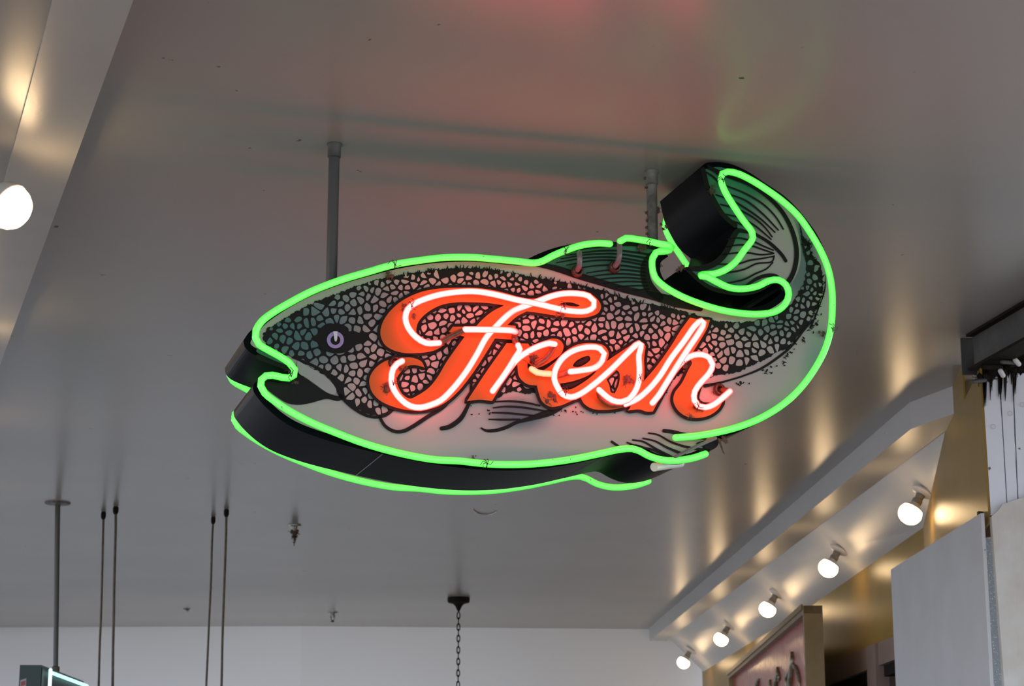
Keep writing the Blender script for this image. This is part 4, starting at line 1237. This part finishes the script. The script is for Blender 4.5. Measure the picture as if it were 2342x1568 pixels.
# ---- poles
def pole_foot(px, py):
    t = at_z(px, py, 1.0) - org
    x = t.dot(uu)
    z = -9
    for i in range(len(front)):
        a, b = front[i - 1], front[i]
        if (a.x - x) * (b.x - x) <= 0 and out2[i][0] < 1600 and out2[i][1] > 560 - 0: z = max(z, a.z, b.z)
    return org.z + z + .001
def pole(px, py, x, zb, r, m, lab, flange=True):
    top = at_z(px, py, 1.0)
    b_ = bmesh.new()
    p = empty('support_pole', Vector((top.x, top.y, zb)), lab, 'pole', 'pipes holding the fish sign')
    h = ZC - zb
    link('pipe', tube(bmesh.new(), [Vector((0, 0, 0)), Vector((0, 0, h / 2)), Vector((0, 0, h))], r, 18, False), m, p, smooth=True)
    link('ceiling_flange', lathe(bmesh.new(), [(r * 1.0, h - .045), (r * 1.22, h - .042), (r * 1.22, h - .010), (r * 1.4, h - .006), (r * 1.4, h)], Matrix.Identity(4)), m, p, smooth=True)
    return p
pole(765, 329, 0, pole_foot(765, 329), .0165, 'pipe', 'dark grey pipe holding the nose half of the fish sign')
pole2 = pole(1490, 392, 0, pole_foot(1490, 392), .0165, 'pipe_light', 'flaking pale pipe with cobwebs beside the fish tail')
bm = bmesh.new()
hp = ZC - pole2.location.z
for i in range(16):
    a = random.Random(i)
    blob(bm, Vector((a.choice((-1, 1)) * .016, -.006, hp - a.uniform(.02, hp - .02))), a.uniform(.004, .009), i, .8, 1)
link('cobweb_dust', bm, 'dust', pole2)['kind'] = 'stuff'

# ================================================================== things hanging further back
# left pole with the green box sign
tp_ = at_z(132, 1149, 1.0)
gb_y = tp_.y
c0 = at_y(95, 1520, gb_y / H - .34)
vd = (at_z(220, 1568, (c0.z - EYE) / H) - c0); vd.z = 0; vd.normalize()
vl = Vector((-vd.y, vd.x, 0))
if vl.x > 0: vl = -vl
wdt = .125; ln_ = 1.3; hb = .5
gs = empty('neon_sign', Vector((c0.x, c0.y, c0.z - hb)), 'dark green box sign with white neon border in the bottom left corner', 'sign')
A = c0; B = c0 + vd * ln_
link('cabinet', prism(bmesh.new(), [A, B, B + vl * wdt, A + vl * wdt], (0, 0, -hb)), 'green_box', gs, world=True)
fo = -vl
def gf(s, zz, off=0.0): return c0 + vd * s + fo * off + Vector((0, 0, -zz))
link('face_panel', prism(bmesh.new(), [gf(.01, .012, .001), gf(ln_ - .02, .012, .001), gf(ln_ - .02, hb - .02, .001), gf(.01, hb - .02, .001)], fo * .003), 'green_dark', gs, world=True)
link('border_tube', tube(bmesh.new(), catmull([gf(.16, .035, .035), gf(.6, .035, .035), gf(ln_ - .06, .035, .035)], .1), .0105, 10), 'white_neon', gs, True, True)
link('border_tube', tube(bmesh.new(), [gf(.09, .022, .035), gf(.09, .2, .035), gf(.09, hb - .05, .035)], .0105, 10), 'white_neon', gs, True, True)
link('white_shape', prism(bmesh.new(), [gf(.30, .105, .005), gf(.42, .105, .005), gf(.42, .3, .005), gf(.30, .3, .005)], fo * .003), 'cheek', gs, world=True)
vb = -vd
def ge(s, zz, off=.001): return c0 + vl * s + vb * off + Vector((0, 0, -zz))
st_ = link('sticker', prism(bmesh.new(), [ge(.117, .088), ge(.083, .076), ge(.083, .15), ge(.117, .16)], vb * .001), 'sticker_white', gs, world=True)
link('sticker_print', prism(bmesh.new(), [ge(.113, .097, .0025), ge(.087, .088, .0025), ge(.087, .115, .0025), ge(.113, .122, .0025)], vb * .001), 'sticker_red', st_, world=True)
p = empty('support_pole', Vector((tp_.x, tp_.y, c0.z)), 'grey pipe with round plate standing above the green box sign', 'pole')
pc = c0 + vd * (tp_.y - c0.y) + vl * .05
h = ZC - c0.z
ft = at_y(127, 1534, tp_.y / H)
ft.z = c0.z + .002
p.location = Vector((ft.x, ft.y, ft.z)); h = ZC - ft.z
dx_ = tp_.x - ft.x
link('pipe', tube(bmesh.new(), [Vector((0, 0, 0)), Vector((dx_ / 2, 0, h / 2)), Vector((dx_, 0, h))], .0165, 16, False), 'pipe', p, smooth=True)
link('ceiling_plate', lathe(bmesh.new(), [(.02, h - .014), (.075, h - .010), (.08, h - .004), (.08, h)], Matrix.Translation((dx_, 0, 0))), 'pipe_light', p, smooth=True)
link('coupling', lathe(bmesh.new(), [(.017, 0), (.024, .002), (.024, .04), (.017, .045)], Matrix.Identity(4)), 'rod', p, smooth=True)

# thin rods
rods = [((237, 1170), (226, 1568), 'thin rusty rod, left one of the pair beside the grey pipe', .0075),
        ((265, 1158), (257, 1568), 'thin rusty rod, right one of the pair beside the grey pipe', .0085),
        ((488, 1181), (472, 1568), 'thin rusty rod with a dark knot at its top, left of the middle pair', .0070),
        ((518, 1164), (506, 1568), 'thin rusty rod, right one of the middle pair', .0078)]
for (a, b, lab, r) in rods:
    t0 = at_z(*a, 1.0)
    b0_ = at_y(*b, t0.y / H)
    e = t0 + (b0_ - t0) * 1.25
    rt = empty('hanging_rod', t0, lab, 'rod', 'rods hanging from the ceiling')
    rn = random.Random(int(a[0]))
    path = [Vector((0, 0, 0))]
    for k in range(1, 9):
        path.append((e - t0) * (k / 8) + Vector((rn.uniform(-.002, .002), 0, 0)))
    link('rod', tube(bmesh.new(), catmull(path, .03), r, 8, False), 'rod', rt, smooth=True)
    link('ceiling_nut', lathe(bmesh.new(), [(r * 1.2, -.05), (r * 2.1, -.035), (r * 2.2, -.01), (r * 1.7, 0)], Matrix.Identity(4), 6), 'iron', rt)

# chain with its canopy
t0 = at_z(1049, 1366, 1.0)
cn = empty('hanging_chain', t0, 'dark chain hanging from a round iron ceiling plate near the back wall', 'chain')
link('canopy', lathe(bmesh.new(), [(.006, -.125), (.014, -.11), (.03, -.075), (.05, -.055), (.092, -.045), (.098, -.03), (.098, 0)], Matrix.Identity(4)), 'iron', cn, smooth=True)
bm = bmesh.new()
z = -.13
for k in range(24):
    ax = Vector((1, 0, 0)) if k % 2 else Vector((.25, 1, 0))
    pth = []
    u_ = ax.cross(Vector((0, 0, 1))).normalized()
    for j in range(14):
        a = 2 * math.pi * j / 14
        pth.append(Vector((0, 0, z - .028)) + u_ * math.cos(a) * .0135 + Vector((0, 0, 1)) * math.sin(a) * .032)
    tube(bm, pth + [pth[0], pth[1]], .0052, 6, False)
    z -= .050
link('chain_links', bm, 'iron', cn, smooth=True)

# sprinklers
def sprinkler(px, py, s, lab):
    t0 = at_z(px, py, 1.0)
    r = empty('sprinkler', t0, lab, 'sprinkler')
    link('escutcheon', lathe(bmesh.new(), [(.03 * s, -.016 * s), (.052 * s, -.012 * s), (.055 * s, 0)], Matrix.Identity(4)), 'chrome', r, smooth=True)
    link('body', lathe(bmesh.new(), [(.012 * s, -.062 * s), (.020 * s, -.045 * s), (.026 * s, -.02 * s), (.028 * s, -.01 * s)], Matrix.Identity(4)), 'chrome', r, smooth=True)
    fr_ = bmesh.new()
    for sx in (-1, 1):
        tube(fr_, catmull([Vector((sx * .022 * s, 0, -.04 * s)), Vector((sx * .020 * s, 0, -.065 * s)), Vector((sx * .006 * s, 0, -.095 * s))], .01), .004 * s, 6)
    link('frame', fr_, 'iron', r)
    link('deflector', lathe(bmesh.new(), [(.010 * s, -.092 * s), (.018 * s, -.098 * s), (.022 * s, -.104 * s), (.004 * s, -.110 * s)], Matrix.Identity(4), 12), 'iron', r)
    return r
sp1 = sprinkler(674, 1200, .80, 'dusty sprinkler head with matted dust, nearer of the two below the fish')
bm = bmesh.new()
for k in range(5): blob(bm, Vector((.004 * (k % 2), 0, -.045 - .018 * k)), .024 - .004 * k, k, .6, 1)
tube(bm, [Vector((0, 0, -.11)), Vector((0, 0, -.14))], .003, 5)
link('dust_clump', bm, 'dust', sp1)
sprinkler(761, 1399, .85, 'small chrome sprinkler head just above the back wall line')
t0 = at_z(428, 1391, 1.0)
bm = bmesh.new()
blob(bm, t0 + Vector((0, 0, -.006)), .018, 4, .7, 2)
tube(bm, [t0 + Vector((-.035, 0, -.003)), t0 + Vector((0, 0, -.010)), t0 + Vector((.03, 0, -.003))], .003, 6)
tag(solo('ceiling_hook', bm, 'pipe_light', t0), 'small broken hook stump on the ceiling between the rods and sprinklers', 'hook')
# white ring segment
bm = bmesh.new()
c = at_z(1110, 1163, 1.0)
pth = [c + Vector((math.cos(math.radians(a)) * .075, math.sin(math.radians(a)) * .22, -.004)) for a in range(20, 175, 8)]
tube(bm, pth, .0045, 6)
tag(solo('ceiling_ring', bm, 'porcelain', c), 'faint white ring moulding on the ceiling just below the fish belly', 'ring')
